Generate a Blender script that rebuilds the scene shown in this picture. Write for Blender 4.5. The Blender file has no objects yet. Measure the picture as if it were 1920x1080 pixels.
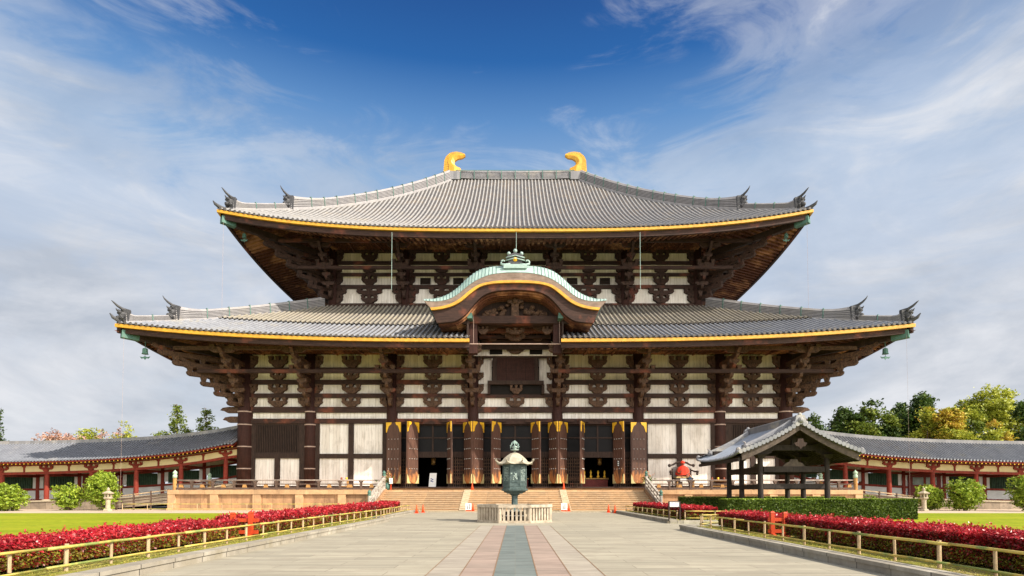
import bpy, math, random
import numpy as np
from mathutils import Vector, Matrix
R = math.radians
random.seed(7)
rng = np.random.default_rng(11)
scene = bpy.context.scene
col = scene.collection

# ---------------------------------------------------------------- camera
F, CX, HY, PITCH = 1104.0, 966.0, 926.0, R(2.0)
PY = HY - F * math.tan(PITCH)
cd = bpy.data.cameras.new('camera'); cam = bpy.data.objects.new('camera', cd); col.objects.link(cam)
cam.location = (0, 0, 1.6); cam.rotation_euler = (R(90) + PITCH, 0, 0)
cd.sensor_fit = 'HORIZONTAL'; cd.sensor_width = 36; cd.lens = F / 1920 * 36
cd.shift_x = -(CX - 960) / 1920; cd.shift_y = (PY - 540) / 1920
cd.clip_start = 0.1; cd.clip_end = 3000
scene.camera = cam

# ---------------------------------------------------------------- sky and sun
SUN_EL, SUN_AZ = R(38), R(29)          # azimuth: degrees from +X towards the camera side (-Y)
sdir = Vector((math.cos(SUN_EL) * math.cos(SUN_AZ), -math.cos(SUN_EL) * math.sin(SUN_AZ), math.sin(SUN_EL)))
sl = bpy.data.lights.new('sun', 'SUN'); so = bpy.data.objects.new('sun', sl); col.objects.link(so)
so.rotation_euler = sdir.to_track_quat('Z', 'Y').to_euler()
sl.energy = 3.7; sl.angle = R(0.6); sl.color = (1.0, 0.9, 0.76)

w = bpy.data.worlds.new('World'); scene.world = w; w.use_nodes = True
nt = w.node_tree; nt.nodes.clear()
def N(nt, t, **k):
    n = nt.nodes.new(t)
    for a, b in k.items(): setattr(n, a, b)
    return n
def math_node(nt, op, a, b=None, c=None, clamp=False):
    n = N(nt, 'ShaderNodeMath', operation=op); n.use_clamp = clamp
    for i, v in enumerate((a, b, c)):
        if v is None: continue
        if isinstance(v, (int, float)): n.inputs[i].default_value = v
        else: nt.links.new(v, n.inputs[i])
    return n.outputs[0]
def ramp(nt, fac, stops, interp='LINEAR'):
    n = N(nt, 'ShaderNodeValToRGB'); n.color_ramp.interpolation = interp
    e = n.color_ramp.elements
    while len(e) < len(stops): e.new(0.5)
    for el, (p, c) in zip(e, stops):
        el.position = p; el.color = tuple(c) + ((1,) if len(c) == 3 else ())
    nt.links.new(fac, n.inputs[0]); return n.outputs[0]
def mixc(nt, fac, a, b, mode='MIX'):
    n = N(nt, 'ShaderNodeMix', data_type='RGBA', blend_type=mode)
    for s, v in ((n.inputs[0], fac), (n.inputs[6], a), (n.inputs[7], b)):
        if isinstance(v, (int, float)): s.default_value = v
        elif isinstance(v, tuple): s.default_value = v if len(v) == 4 else v + (1,)
        else: nt.links.new(v, s)
    return n.outputs[2]
def noise(nt, vec, scale, detail=4, rough=.55, dist=0.0):
    n = N(nt, 'ShaderNodeTexNoise'); n.inputs['Scale'].default_value = scale
    n.inputs['Detail'].default_value = detail; n.inputs['Roughness'].default_value = rough
    n.inputs['Distortion'].default_value = dist
    nt.links.new(vec, n.inputs['Vector']); return n.outputs['Fac']
def mapping(nt, vec, scale=(1, 1, 1), rot=(0, 0, 0), loc=(0, 0, 0)):
    n = N(nt, 'ShaderNodeMapping'); n.inputs['Scale'].default_value = scale
    n.inputs['Rotation'].default_value = rot; n.inputs['Location'].default_value = loc
    nt.links.new(vec, n.inputs['Vector']); return n.outputs[0]

sky = N(nt, 'ShaderNodeTexSky', sky_type='NISHITA'); sky.sun_disc = False
sky.sun_elevation = SUN_EL; sky.sun_rotation = R(90) + SUN_AZ
sky.air_density = 1.2; sky.dust_density = 1.0; sky.ozone_density = 2.0
tc = N(nt, 'ShaderNodeTexCoord'); sx = N(nt, 'ShaderNodeSeparateXYZ'); nt.links.new(tc.outputs['Generated'], sx.inputs[0])
# clear air: deeper blue with height, milky towards the horizon (colours in sky-texture units)
grad = ramp(nt, sx.outputs[2], [(0.0, (2.45, 2.55, 2.75)), (0.2, (2.1, 2.3, 2.7)), (0.37, (1.6, 2.05, 2.75)), (0.47, (1.05, 1.7, 2.65)), (0.54, (.42, 1.05, 2.2)), (0.60, (.04, .45, 1.5)), (0.66, (.015, .27, 1.1)), (1.0, (.02, .26, 1.1))])
base = mixc(nt, 0.92, sky.outputs[0], grad)
# broad soft cloud veils with diagonal wisps; clearest high up to the left of the temple
gv = tc.outputs['Generated']
m1 = mapping(nt, gv, (1.6, 1.6, 2.6), (0, R(38), 0), (3.1, 1.2, 0))
n1 = noise(nt, m1, 1.5, 9, .56, .5)
m2 = mapping(nt, gv, (1.5, 2.2, 5.2), (0, R(-34), R(10)), (1.4, 5.2, 2))
n2 = noise(nt, m2, 2.6, 10, .62, 1.3)
c0 = math_node(nt, 'ADD', math_node(nt, 'MULTIPLY', n1, .5), math_node(nt, 'MULTIPLY', n2, .5))
vd = N(nt, 'ShaderNodeVectorMath', operation='DISTANCE'); nt.links.new(gv, vd.inputs[0]); vd.inputs[1].default_value = (-.10, .70, .71)
cm = math_node(nt, 'ADD', c0, math_node(nt, 'MULTIPLY', math_node(nt, 'SUBTRACT', vd.outputs['Value'], .27), .46))
mask = ramp(nt, cm, [(0.45, (0, 0, 0)), (0.60, (.45, .45, .45)), (0.80, (1, 1, 1))], 'EASE')
n3 = noise(nt, mapping(nt, gv, (1.2, 1.2, 3.2), (0, R(8), 0), (7, 2, 1)), 2.4, 8, .6, .4)
ccol = ramp(nt, n3, [(0.38, (1.95, 2.12, 2.42)), (0.60, (3.1, 3.15, 3.3))])
final = mixc(nt, math_node(nt, 'MULTIPLY', mask, .9), base, ccol)
# bright cloud added to the unseen sky behind the camera, to fill the shaded facade
sunside = math_node(nt, 'SUBTRACT', math_node(nt, 'MULTIPLY', sx.outputs[0], .45), math_node(nt, 'MULTIPLY', sx.outputs[1], .9))
glow = ramp(nt, sunside, [(0.45, (0, 0, 0)), (.9, (1, 1, 1))], 'EASE')
final = mixc(nt, math_node(nt, 'MULTIPLY', glow, .9), final, (14.5, 13.9, 13.0))
bg = N(nt, 'ShaderNodeBackground'); nt.links.new(final, bg.inputs[0]); bg.inputs[1].default_value = 0.13
wo = N(nt, 'ShaderNodeOutputWorld'); nt.links.new(bg.outputs[0], wo.inputs[0])

scene.view_settings.view_transform = 'Standard'; scene.view_settings.look = 'None'
scene.view_settings.exposure = 1.0; scene.view_settings.gamma = 1.0
scene.render.engine = 'CYCLES'
scene.cycles.max_bounces = 6; scene.cycles.diffuse_bounces = 4

# ---------------------------------------------------------------- helpers
def at(px, py, Y):
    """point of the place at depth Y seen at photo position px, py"""
    u, v = (px - CX) / F, -(py - PY) / F
    dy = math.cos(PITCH) - v * math.sin(PITCH); dz = math.sin(PITCH) + v * math.cos(PITCH)
    k = Y / dy
    return Vector((u * k, Y, 1.6 + dz * k))
def zat(py, Y): return at(CX, py, Y).z
def xat(px, py, Y): return at(px, py, Y).x

class MB:
    def __init__(s): s.v = []; s.f = []
    def add(s, vs, fs):
        b = len(s.v); s.v.extend([tuple(p) for p in vs]); s.f.extend([tuple(i + b for i in f) for f in fs]); return s
    def box(s, x0, x1, y0, y1, z0, z1):
        return s.add([(x0, y0, z0), (x1, y0, z0), (x1, y1, z0), (x0, y1, z0), (x0, y0, z1), (x1, y0, z1), (x1, y1, z1), (x0, y1, z1)],
                     [(0, 3, 2, 1), (4, 5, 6, 7), (0, 1, 5, 4), (1, 2, 6, 5), (2, 3, 7, 6), (3, 0, 4, 7)])
    def hexa(s, pts): # 8 points, bottom 4 ccw then top 4
        return s.add(pts, [(0, 3, 2, 1), (4, 5, 6, 7), (0, 1, 5, 4), (1, 2, 6, 5), (2, 3, 7, 6), (3, 0, 4, 7)])
    def frustum(s, cx, cy, z0, z1, a0, b0, a1, b1):
        return s.hexa([(cx - a0, cy - b0, z0), (cx + a0, cy - b0, z0), (cx + a0, cy + b0, z0), (cx - a0, cy + b0, z0),
                       (cx - a1, cy - b1, z1), (cx + a1, cy - b1, z1), (cx + a1, cy + b1, z1), (cx - a1, cy + b1, z1)])
    def lathe(s, prof, cx=0, cy=0, n=16, a0=0.0):
        vs = []; fs = []
        for (r, z) in prof:
            for i in range(n):
                a = a0 + 2 * math.pi * i / n; vs.append((cx + r * math.cos(a), cy + r * math.sin(a), z))
        for j in range(len(prof) - 1):
            for i in range(n):
                k = (i + 1) % n; fs.append((j * n + i, j * n + k, (j + 1) * n + k, (j + 1) * n + i))
        fs.append(tuple(reversed(range(n)))); fs.append(tuple((len(prof) - 1) * n + i for i in range(n)))
        return s.add(vs, fs)
    def cyl(s, cx, cy, z0, z1, r0, r1=None, n=16): return s.lathe([(r0, z0), (r1 if r1 is not None else r0, z1)], cx, cy, n)
    def prismY(s, poly, y0, y1):  # poly of (x,z)
        n = len(poly); vs = [(x, y0, z) for x, z in poly] + [(x, y1, z) for x, z in poly]
        fs = [tuple(range(n)), tuple(reversed(range(n, 2 * n)))] + [(i, i + n, (i + 1) % n + n, (i + 1) % n) for i in range(n)]
        return s.add(vs, fs)
    def prismX(s, poly, x0, x1):  # poly of (y,z)
        n = len(poly); vs = [(x0, y, z) for y, z in poly] + [(x1, y, z) for y, z in poly]
        fs = [tuple(range(n)), tuple(reversed(range(n, 2 * n)))] + [(i, i + n, (i + 1) % n + n, (i + 1) % n) for i in range(n)]
        return s.add(vs, fs)
    def tube(s, pts, r, n=8, r1=None):
        pts = [Vector(p) for p in pts]; m = len(pts); vs = []; fs = []
        for j, p in enumerate(pts):
            d = (pts[min(j + 1, m - 1)] - pts[max(j - 1, 0)]).normalized()
            up = Vector((0, 0, 1)) if abs(d.z) < .95 else Vector((1, 0, 0))
            a = d.cross(up).normalized(); b = a.cross(d)
            rr = r if not isinstance(r, (list, tuple)) else r[j]
            if r1 is not None: rr = r + (r1 - r) * j / (m - 1)
            for i in range(n):
                t = 2 * math.pi * i / n; vs.append(p + a * rr * math.cos(t) + b * rr * math.sin(t))
        for j in range(m - 1):
            for i in range(n):
                k = (i + 1) % n; fs.append((j * n + i, j * n + k, (j + 1) * n + k, (j + 1) * n + i))
        fs.append(tuple(reversed(range(n)))); fs.append(tuple((m - 1) * n + i for i in range(n)))
        return s.add(vs, fs)
    def beam(s, p, q, wd, h):     # box beam from p to q (centre line), width wd, height h
        p = Vector(p); q = Vector(q); d = (q - p).normalized()
        a = d.cross(Vector((0, 0, 1))).normalized() * (wd / 2); b = a.normalized().cross(d).normalized() * (h / 2)
        return s.hexa([p - a - b, q - a - b, q + a - b, p + a - b, p - a + b, q - a + b, q + a + b, p + a + b])
    def ball(s, c, r, n=10, sq=(1, 1, 1)):
        m = n // 2 + 1; prof = []
        vs = []; fs = []
        for j in range(m + 1):
            t = math.pi * j / m
            for i in range(n):
                a = 2 * math.pi * i / n
                vs.append((c[0] + r * sq[0] * math.sin(t) * math.cos(a), c[1] + r * sq[1] * math.sin(t) * math.sin(a), c[2] - r * sq[2] * math.cos(t)))
        for j in range(m):
            for i in range(n):
                k = (i + 1) % n; fs.append((j * n + i, j * n + k, (j + 1) * n + k, (j + 1) * n + i))
        return s.add(vs, fs)
    def sweep(s, path, sects, lat):   # path: points, sects: per-point list of (lateral, up), lat: lateral vector(s)
        n = len(sects[0]); vs = []; fs = []
        for i, p in enumerate(path):
            L = lat[i] if isinstance(lat, list) else lat
            for (a, b) in sects[i]: vs.append(Vector(p) + L * a + Vector((0, 0, b)))
        for j in range(len(path) - 1):
            for i in range(n):
                k = (i + 1) % n; fs.append((j * n + i, j * n + k, (j + 1) * n + k, (j + 1) * n + i))
        fs.append(tuple(reversed(range(n)))); fs.append(tuple((len(path) - 1) * n + i for i in range(n)))
        return s.add(vs, fs)
    def rot(s, ang, c=(0, 0), start=0):
        ca, sa = math.cos(ang), math.sin(ang)
        for i in range(start, len(s.v)):
            x, y, z = s.v[i]; x -= c[0]; y -= c[1]
            s.v[i] = (c[0] + x * ca - y * sa, c[1] + x * sa + y * ca, z)
        return s
    def move(s, dx, dy, dz, start=0):
        for i in range(start, len(s.v)):
            x, y, z = s.v[i]; s.v[i] = (x + dx, y + dy, z + dz)
        return s
    def mirror_x(s):
        n = len(s.v); s.v += [(-x, y, z) for x, y, z in s.v]; s.f += [tuple(reversed([i + n for i in f])) for f in s.f]; return s
    def build(s, name, mat, parent=None, smooth=False, world=True):
        o = parent; off = Vector((0, 0, 0))
        if parent is not None and world:
            while o is not None: off += o.location; o = o.parent
        me = bpy.data.meshes.new(name)
        me.from_pydata([(x - off.x, y - off.y, z - off.z) for x, y, z in s.v], [], s.f)
        me.update()
        import bmesh
        if len(s.f) < 60000:
            bm = bmesh.new(); bm.from_mesh(me); bmesh.ops.recalc_face_normals(bm, faces=bm.faces); bm.to_mesh(me); bm.free()
        if smooth: me.polygons.foreach_set('use_smooth', [True] * len(me.polygons))
        me.materials.append(mat)
        if getattr(s, 'mat2', None):
            me.materials.append(s.mat2); me.polygons.foreach_set('material_index', s.mi + [0] * (len(me.polygons) - len(s.mi)))
        ob = bpy.data.objects.new(name, me); col.objects.link(ob)
        if parent is not None: ob.parent = parent
        return ob

def tag(o, label=None, cat=None, group=None, kind=None):
    if label: o['label'] = label
    if cat: o['category'] = cat
    if group: o['group'] = group
    if kind: o['kind'] = kind
    return o
def thing(name, loc, label, cat, group=None):
    o = bpy.data.objects.new(name, None); col.objects.link(o); o.location = loc; o.empty_display_size = .2
    return tag(o, label, cat, group)
def copy_part(src, loc, rz=0.0, parent=None):
    c = src.copy(); col.objects.link(c); c.location = Vector(loc); c.rotation_euler = (0, 0, rz)
    if parent is not None: c.parent = parent
    for ch in src.children:
        d = ch.copy(); col.objects.link(d); d.parent = c
    return c
def copy_tree(src, loc, rz=0.0, label=None):
    c = src.copy(); col.objects.link(c); c.location = Vector(loc); c.rotation_euler = (0, 0, rz)
    if label: c['label'] = label
    for ch in src.children:
        d = ch.copy(); col.objects.link(d); d.parent = c
        for g in ch.children:
            e = g.copy(); col.objects.link(e); e.parent = d
    return c

# ---------------------------------------------------------------- materials
def newmat(name, rough=.8, metal=0.0, spec=.3):
    m = bpy.data.materials.new(name); m.use_nodes = True; t = m.node_tree
    b = t.nodes['Principled BSDF']; b.inputs['Roughness'].default_value = rough
    b.inputs['Metallic'].default_value = metal; b.inputs['Specular IOR Level'].default_value = spec
    g = N(t, 'ShaderNodeNewGeometry'); return m, t, b, g
def setc(t, b, c): t.links.new(c, b.inputs['Base Color'])
def bump(t, b, h, strength=.4, dist=.02):
    n = N(t, 'ShaderNodeBump'); n.inputs['Strength'].default_value = strength; n.inputs['Distance'].default_value = dist
    t.links.new(h, n.inputs['Height']); t.links.new(n.outputs[0], b.inputs['Normal'])
def wood(name, c1, c2, sc=(6, 6, .7), rough=.75, c3=None, c3amt=.62, big=.35):
    m, t, b, g = newmat(name, rough); P = g.outputs['Position']
    n = noise(t, mapping(t, P, sc), 1.6, 6, .6)
    c = ramp(t, n, [(.3, c1), (.7, c2)])
    if c3:
        n2 = noise(t, P, big, 4, .6)
        c = mixc(t, ramp(t, n2, [(c3amt - .05, (0, 0, 0)), (c3amt + .06, (1, 1, 1))]), c, c3)
    n3 = noise(t, P, 2.3, 5, .7)
    c = mixc(t, .5, c, ramp(t, n3, [(.3, (.45, .45, .45)), (.75, (1.5, 1.5, 1.5))]), 'MULTIPLY')
    setc(t, b, c); bump(t, b, n, .5, .03); return m
def plain(name, c1, c2=None, scale=3, rough=.8, metal=0, spec=.3, bumps=.2):
    m, t, b, g = newmat(name, rough, metal, spec); c2 = c2 or tuple(x * .7 for x in c1)
    n = noise(t, g.outputs['Position'], scale, 6, .62)
    setc(t, b, ramp(t, n, [(.32, c2), (.68, c1)])); bump(t, b, n, bumps, .02); return m
def planks(name, axis, wd, c1, c2, dirt, gap=.035):
    """white painted vertical boards: each board its own tone, cracks between them, grime streaks"""
    m, t, b, g = newmat(name, .85); P = g.outputs['Position']
    s = N(t, 'ShaderNodeSeparateXYZ'); t.links.new(P, s.inputs[0]); a = s.outputs[axis]
    k = math_node(t, 'DIVIDE', a, wd); fr = math_node(t, 'FRACT', k); fl = math_node(t, 'FLOOR', k)
    wn = N(t, 'ShaderNodeTexWhiteNoise', noise_dimensions='1D'); t.links.new(fl, wn.inputs['W'])
    c = ramp(t, wn.outputs['Value'], [(0, c2), (1, c1)])
    st = noise(t, mapping(t, P, (7, 7, .5)), 1.4, 7, .68)
    c = mixc(t, ramp(t, st, [(.52, (0, 0, 0)), (.74, (1, 1, 1))]), c, dirt)
    bl = noise(t, mapping(t, P, (.8, .8, .45)), 1.0, 6, .65)
    c = mixc(t, ramp(t, bl, [(.50, (0, 0, 0)), (.72, (.55, .55, .55))]), c, tuple(x * .8 for x in dirt))
    c = mixc(t, math_node(t, 'MULTIPLY', math_node(t, 'LESS_THAN', fr, gap), .75), c, (.09, .07, .05))
    setc(t, b, c); return m
def tiles(name, c1, c2, moss, axis='XY', step=.42, mossamt=.62, rough=.55):
    m, t, b, g = newmat(name, rough, 0, .4); P = g.outputs['Position']
    n = noise(t, mapping(t, P, (1.9, 1.9, 1.9)), 1.0, 6, .65)
    s = N(t, 'ShaderNodeSeparateXYZ'); t.links.new(P, s.inputs[0]); cbn = N(t, 'ShaderNodeCombineXYZ')
    t.links.new(math_node(t, 'FLOOR', math_node(t, 'DIVIDE', math_node(t, 'ADD', s.outputs[0], .25), .5)), cbn.inputs[0])
    t.links.new(math_node(t, 'FLOOR', math_node(t, 'DIVIDE', s.outputs[1], step)), cbn.inputs[1])
    wn = N(t, 'ShaderNodeTexWhiteNoise', noise_dimensions='2D'); t.links.new(cbn.outputs[0], wn.inputs['Vector'])
    mid = tuple(a * .5 + b * .5 for a, b in zip(c1, c2))
    c = ramp(t, wn.outputs['Value'], [(0, tuple(a * .5 + b * .5 for a, b in zip(c2, mid))), (1, tuple(a * .6 + b * .4 for a, b in zip(c1, mid)))])
    c = mixc(t, ramp(t, n, [(.35, (.35, .35, .35)), (.7, (.0, .0, .0))]), c, tuple(x * .7 for x in c2))
    n2 = noise(t, P, .45, 6, .65)
    c = mixc(t, ramp(t, n2, [(mossamt - .08, (0, 0, 0)), (mossamt + .1, (1, 1, 1))]), c, moss)
    setc(t, b, c); bump(t, b, n, .35, .03); return m
def blocks(name, c1, c2, mortar, sx, sz, rough=.85, plane='XZ', streak=(1, 1, 1), off=.5, msize=.012, dirt=None):
    m, t, b, g = newmat(name, rough, 0, .25); P = g.outputs['Position']
    s = N(t, 'ShaderNodeSeparateXYZ'); t.links.new(P, s.inputs[0]); cbn = N(t, 'ShaderNodeCombineXYZ')
    t.links.new(s.outputs[0], cbn.inputs[0]); t.links.new(s.outputs['XYZ'.index(plane[1])], cbn.inputs[1])
    br = N(t, 'ShaderNodeTexBrick'); br.offset = off; br.inputs['Scale'].default_value = 1
    br.inputs['Brick Width'].default_value = sx; br.inputs['Row Height'].default_value = sz
    br.inputs['Mortar Size'].default_value = msize; br.inputs['Mortar Smooth'].default_value = .3
    br.inputs['Color1'].default_value = c1 + (1,); br.inputs['Color2'].default_value = c2 + (1,); br.inputs['Mortar'].default_value = mortar + (1,)
    t.links.new(cbn.outputs[0], br.inputs['Vector'])
    n = noise(t, mapping(t, P, streak), 1.0, 7, .65)
    c = mixc(t, .75, br.outputs['Color'], ramp(t, n, [(.3, (.62, .62, .62)), (.7, (1.25, 1.25, 1.25))]), 'MULTIPLY')
    if dirt:
        n2 = noise(t, mapping(t, P, (1.2, 1.2, .8)), 1.0, 6, .7)
        c = mixc(t, ramp(t, n2, [(.5, (0, 0, 0)), (.7, (1, 1, 1))]), c, dirt)
    setc(t, b, c); bump(t, b, br.outputs['Fac'], -.3, .01); return m
def leafmat(name, cols, rough=.5, spec=.35, trans=.25, fac=None):
    m, t, b, g = newmat(name, rough, 0, spec)
    c = ramp(t, g.outputs['Random Per Island'], [(i / max(1, len(cols) - 1), c) for i, c in enumerate(cols)])
    n = noise(t, g.outputs['Position'], .8, 3, .5)
    c = mixc(t, .6, c, ramp(t, n, [(.3, (.55, .6, .55)), (.7, (1.35, 1.3, 1.3))]), 'MULTIPLY')
    setc(t, b, c)
    tr = N(t, 'ShaderNodeBsdfTranslucent'); t.links.new(c, tr.inputs[0])
    mx = N(t, 'ShaderNodeMixShader'); mx.inputs[0].default_value = trans
    t.links.new(b.outputs[0], mx.inputs[1]); t.links.new(tr.outputs[0], mx.inputs[2])
    t.links.new(mx.outputs[0], t.nodes['Material Output'].inputs[0]); return m

M = {}
M['column'] = wood('column_wood', (.024, .008, .006), (.056, .019, .013), (9, 9, .6))
M['beam'] = wood('beam_wood', (.022, .010, .008), (.060, .030, .021), (.6, 6, 6), c3=(.16, .05, .028), c3amt=.6)
M['frame'] = wood('frame_wood', (.020, .011, .008), (.056, .031, .022), (8, 8, .8))
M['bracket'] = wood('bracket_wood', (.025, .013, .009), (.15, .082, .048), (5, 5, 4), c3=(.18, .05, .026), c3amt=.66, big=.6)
M['bracket_shade'] = wood('shaded_bracket_wood', (.018, .009, .007), (.07, .035, .023), (5, 5, 4), c3=(.11, .03, .018), c3amt=.64, big=.6)  # darker copy of the bracket wood, upper storey shade painted in
M['soffit'] = wood('soffit_wood', (.06, .018, .010), (.17, .06, .028), (4, 1, 1), c3=(.4, .19, .09), c3amt=.56)
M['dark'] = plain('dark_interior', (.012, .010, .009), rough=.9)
M['darkwood'] = wood('dark_pavilion_wood', (.018, .013, .011), (.045, .033, .027), (6, 6, 1))
M['planks'] = planks('white_planks', 0, .37, (.88, .83, .77), (.74, .68, .61), (.44, .37, .30))
M['planks_y'] = planks('white_planks_side', 1, .37, (.84, .80, .72), (.70, .65, .56), (.46, .40, .32))
M['planks_hi'] = planks('cream_planks', 0, .37, (.80, .72, .50), (.66, .58, .37), (.42, .35, .22))  # yellower, darker boards for the top tier of each wall
M['tile'] = tiles('grey_roof_tile', (.355, .345, .335), (.24, .235, .23), (.30, .275, .23), mossamt=.64)
M['tile_low'] = tiles('blue_grey_roof_tile', (.31, .325, .355), (.20, .21, .24), (.29, .28, .25), mossamt=.64)
M['tile_tan'] = tiles('weathered_tan_roof_tile', (.35, .32, .27), (.235, .215, .18), (.29, .265, .21), mossamt=.5)
M['tile_dark'] = tiles('slate_grey_corridor_tile', (.22, .235, .27), (.14, .15, .18), (.30, .29, .28), mossamt=.66)
M['pan'] = tiles('shaded_pan_tile', (.105, .095, .09), (.06, .056, .055), (.12, .095, .075), mossamt=.55)  # darker than the ribs: groove shade painted in on top of slight dirt
M['ridge'] = tiles('ridge_tile', (.30, .29, .30), (.15, .15, .16), (.34, .31, .28), mossamt=.6)
M['ridge_light'] = tiles('pale_ridge_tile', (.35, .335, .335), (.24, .23, .24), (.29, .27, .25), mossamt=.6)
M['ridge_gap'] = plain('ridge_gap_tile', (.12, .115, .12), (.07, .07, .075))
M['gold'] = plain('gold_lacquer', (.66, .35, .02), (.46, .22, .015), 2.2, .42, .0, .5, .05)
M['gilt'] = plain('gilt_bronze', (.95, .56, .04), (.75, .40, .02), 3, .38, .25, .5, .1)
M['copper'] = plain('pale_copper_patina', (.38, .50, .46), (.25, .35, .32), 1.5, .6)
M['verd'] = plain('green_copper', (.10, .20, .16), (.05, .12, .10), 2, .6)
M['bronze'] = plain('weathered_bronze', (.115, .155, .145), (.035, .06, .06), 4, .5, .3, .4, .6)
M['bronze_lt'] = plain('pale_weathered_bronze', (.34, .40, .36), (.17, .24, .22), 9, .55, .2, .4, .6)
M['bronze_roof'] = plain('lichened_bronze_roof', (.46, .42, .32), (.28, .25, .19), 3, .7)
M['ogre'] = plain('ogre_tile_clay', (.09, .09, .095), (.04, .04, .045), 6, .6)
M['granite'] = plain('pale_granite', (.46, .39, .28), (.32, .27, .19), 6, .85)
M['podium'] = blocks('podium_granite', (.46, .27, .14), (.34, .20, .11), (.14, .08, .05), 1.0, 3.0, streak=(1.6, 1.6, .8), dirt=(.17, .10, .06))
M['coping'] = blocks('coping_granite', (.55, .345, .185), (.42, .265, .145), (.2, .12, .06), 2.4, 5.0, streak=(1.2, 1.2, 1.2), dirt=(.34, .22, .13))
M['steps'] = blocks('step_granite', (.52, .33, .17), (.38, .24, .13), (.16, .1, .05), 1.9, 9.0, streak=(1.5, 1.5, 4), off=.37, dirt=(.36, .24, .14))
M['kerb'] = blocks('kerb_granite', (.38, .35, .29), (.30, .27, .22), (.05, .045, .04), 1, 1.15, plane='XY', streak=(2, 2, 2), off=0, msize=.014, dirt=(.26, .23, .17))
M['red'] = wood('vermilion_wood', (.14, .02, .011), (.27, .038, .02), (6, 6, .8))
M['orange'] = plain('vermilion_paint', (.55, .065, .018), (.40, .045, .012), 4, .5)
M['white'] = plain('white_plaster', (.72, .72, .70), (.60, .60, .58), 1.5, .9)
M['cream'] = plain('cream_plaster', (.74, .62, .34), (.62, .52, .28), 1.5, .9)
M['green_lattice'] = plain('green_lattice_paint', (.05, .10, .06), (.02, .045, .03), 3, .7)
M['iron'] = plain('pale_iron_band', (.46, .34, .28), (.34, .24, .2), 3, .6)
M['stud'] = plain('worn_metal_stud', (.55, .58, .56), (.4, .42, .4), 3, .4, .4)
M['bamboo'] = wood('yellow_bamboo', (.50, .36, .07), (.62, .50, .14), (2, 2, 2), .5, c3=(.24, .30, .08), c3amt=.55, big=1.2)
M['post'] = wood('fence_post_wood', (.36, .25, .14), (.56, .42, .26), (14, 14, 3))
M['cord'] = plain('black_cord', (.01, .01, .01))
M['cone'] = plain('orange_cone_plastic', (.85, .09, .02), (.75, .07, .015), 3, .4)
M['paper'] = plain('white_board', (.8, .8, .78), (.74, .74, .72), 2, .7)
M['bluemark'] = plain('blue_mark', (.03, .08, .3))
M['ink'] = plain('dark_ink', (.03, .03, .03))
M['stemwood'] = wood('bark', (.07, .045, .03), (.16, .11, .075), (5, 5, 1))
# ================================================================ SETTING
def grassmat(name, c1, c2, c3, sc=1.0, stripes=True, amt=.45):
    m, t, b, g = newmat(name, .95, 0, .1); P = g.outputs['Position']
    n = noise(t, mapping(t, P, (sc * .35, sc * 1.1, 1)), 1.0, 5, .6)
    c = ramp(t, n, [(.32, c2), (.66, c1)])
    n2 = noise(t, P, 9 * sc, 5, .7)
    c = mixc(t, .8, c, ramp(t, n2, [(.3, (.55, .6, .5)), (.7, (1.3, 1.25, 1.3))]), 'MULTIPLY')
    n3 = noise(t, P, .9 * sc, 6, .7)
    c = mixc(t, ramp(t, n3, [(amt, (0, 0, 0)), (amt + .25, (1, 1, 1))]), c, c3)
    setc(t, b, c); bump(t, b, n2, .6, .03); return m
M['lawn'] = grassmat('lawn_grass', (.29, .32, .014), (.19, .25, .008), (.32, .31, .02), .3, amt=.5)
M['verge'] = grassmat('verge_turf', (.25, .24, .04), (.15, .165, .02), (.33, .25, .11), 1.0, amt=.42)
M['path'] = blocks('paving_slabs', (.39, .355, .275), (.305, .28, .22), (.19, .165, .13), 2.6, .55, plane='XY', streak=(.3, 2.9, 1), off=.5, msize=.009, dirt=(.28, .25, .195))
M['strip_mid'] = blocks('grey_green_paving', (.175, .20, .19), (.14, .165, .158), (.18, .19, .17), 5, .6, plane='XY', streak=(1.0, 3, 1), off=0, msize=.01)
M['strip_pink'] = blocks('pink_paving', (.34, .26, .215), (.30, .235, .195), (.3, .22, .18), 5, .9, plane='XY', streak=(.8, 3, 1), off=0, msize=.01)
M['strip_pale'] = blocks('pale_paving', (.365, .325, .265), (.33, .29, .24), (.31, .28, .24), 5, 1.2, plane='XY', streak=(.8, 3, 1), off=0, msize=.01)
M['joint'] = plain('paving_joint', (.27, .17, .10))
M['gravel'] = plain('pinkish_gravel', (.58, .46, .35), (.44, .34, .25), 2, .95)

def sheet(name, x0, x1, y0, y1, z, mat, kind='structure'):
    mb = MB(); mb.add([(x0, y0, z), (x1, y0, z), (x1, y1, z), (x0, y1, z)], [(0, 1, 2, 3)])
    return tag(mb.build(name, mat), kind=kind)
M['earth'] = plain('pale_dry_earth', (.30, .26, .20), (.22, .19, .15), .6, .95)
sheet('ground', -900, 900, -200, 1500, 0.0, M['earth'])
sheet('lawn', -75, -7.5, -12, 48.9, .005, M['lawn']); sheet('lawn', 7.5, 75, -12, 48.9, .005, M['lawn'])
sheet('gravel_apron', -70, 70, 48.9, 62, 0.006, M['gravel'])
mb = MB()
for x0, x1, y0, y1 in ((-7.3, 7.3, -6, 50.9), (-8.3, -7.3, 34, 50.9), (7.3, 8.3, 31.5, 50.9), (7.3, 15.5, 26.3, 31.5)):
    mb.add([(x0, y0, .012), (x1, y0, .012), (x1, y1, .012), (x0, y1, .012)], [(0, 1, 2, 3)])
tag(mb.build('paved_path', M['path']), kind='structure')
def stripe(name, x0, x1, mat):
    mb = MB(); mb.add([(x0, -6, .016), (x1, -6, .016), (x1, 29.6, .016), (x0, 29.6, .016)], [(0, 1, 2, 3)])
    tag(mb.build(name, mat), kind='structure')
stripe('path_centre_strip', -.43, .43, M['strip_mid'])
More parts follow.
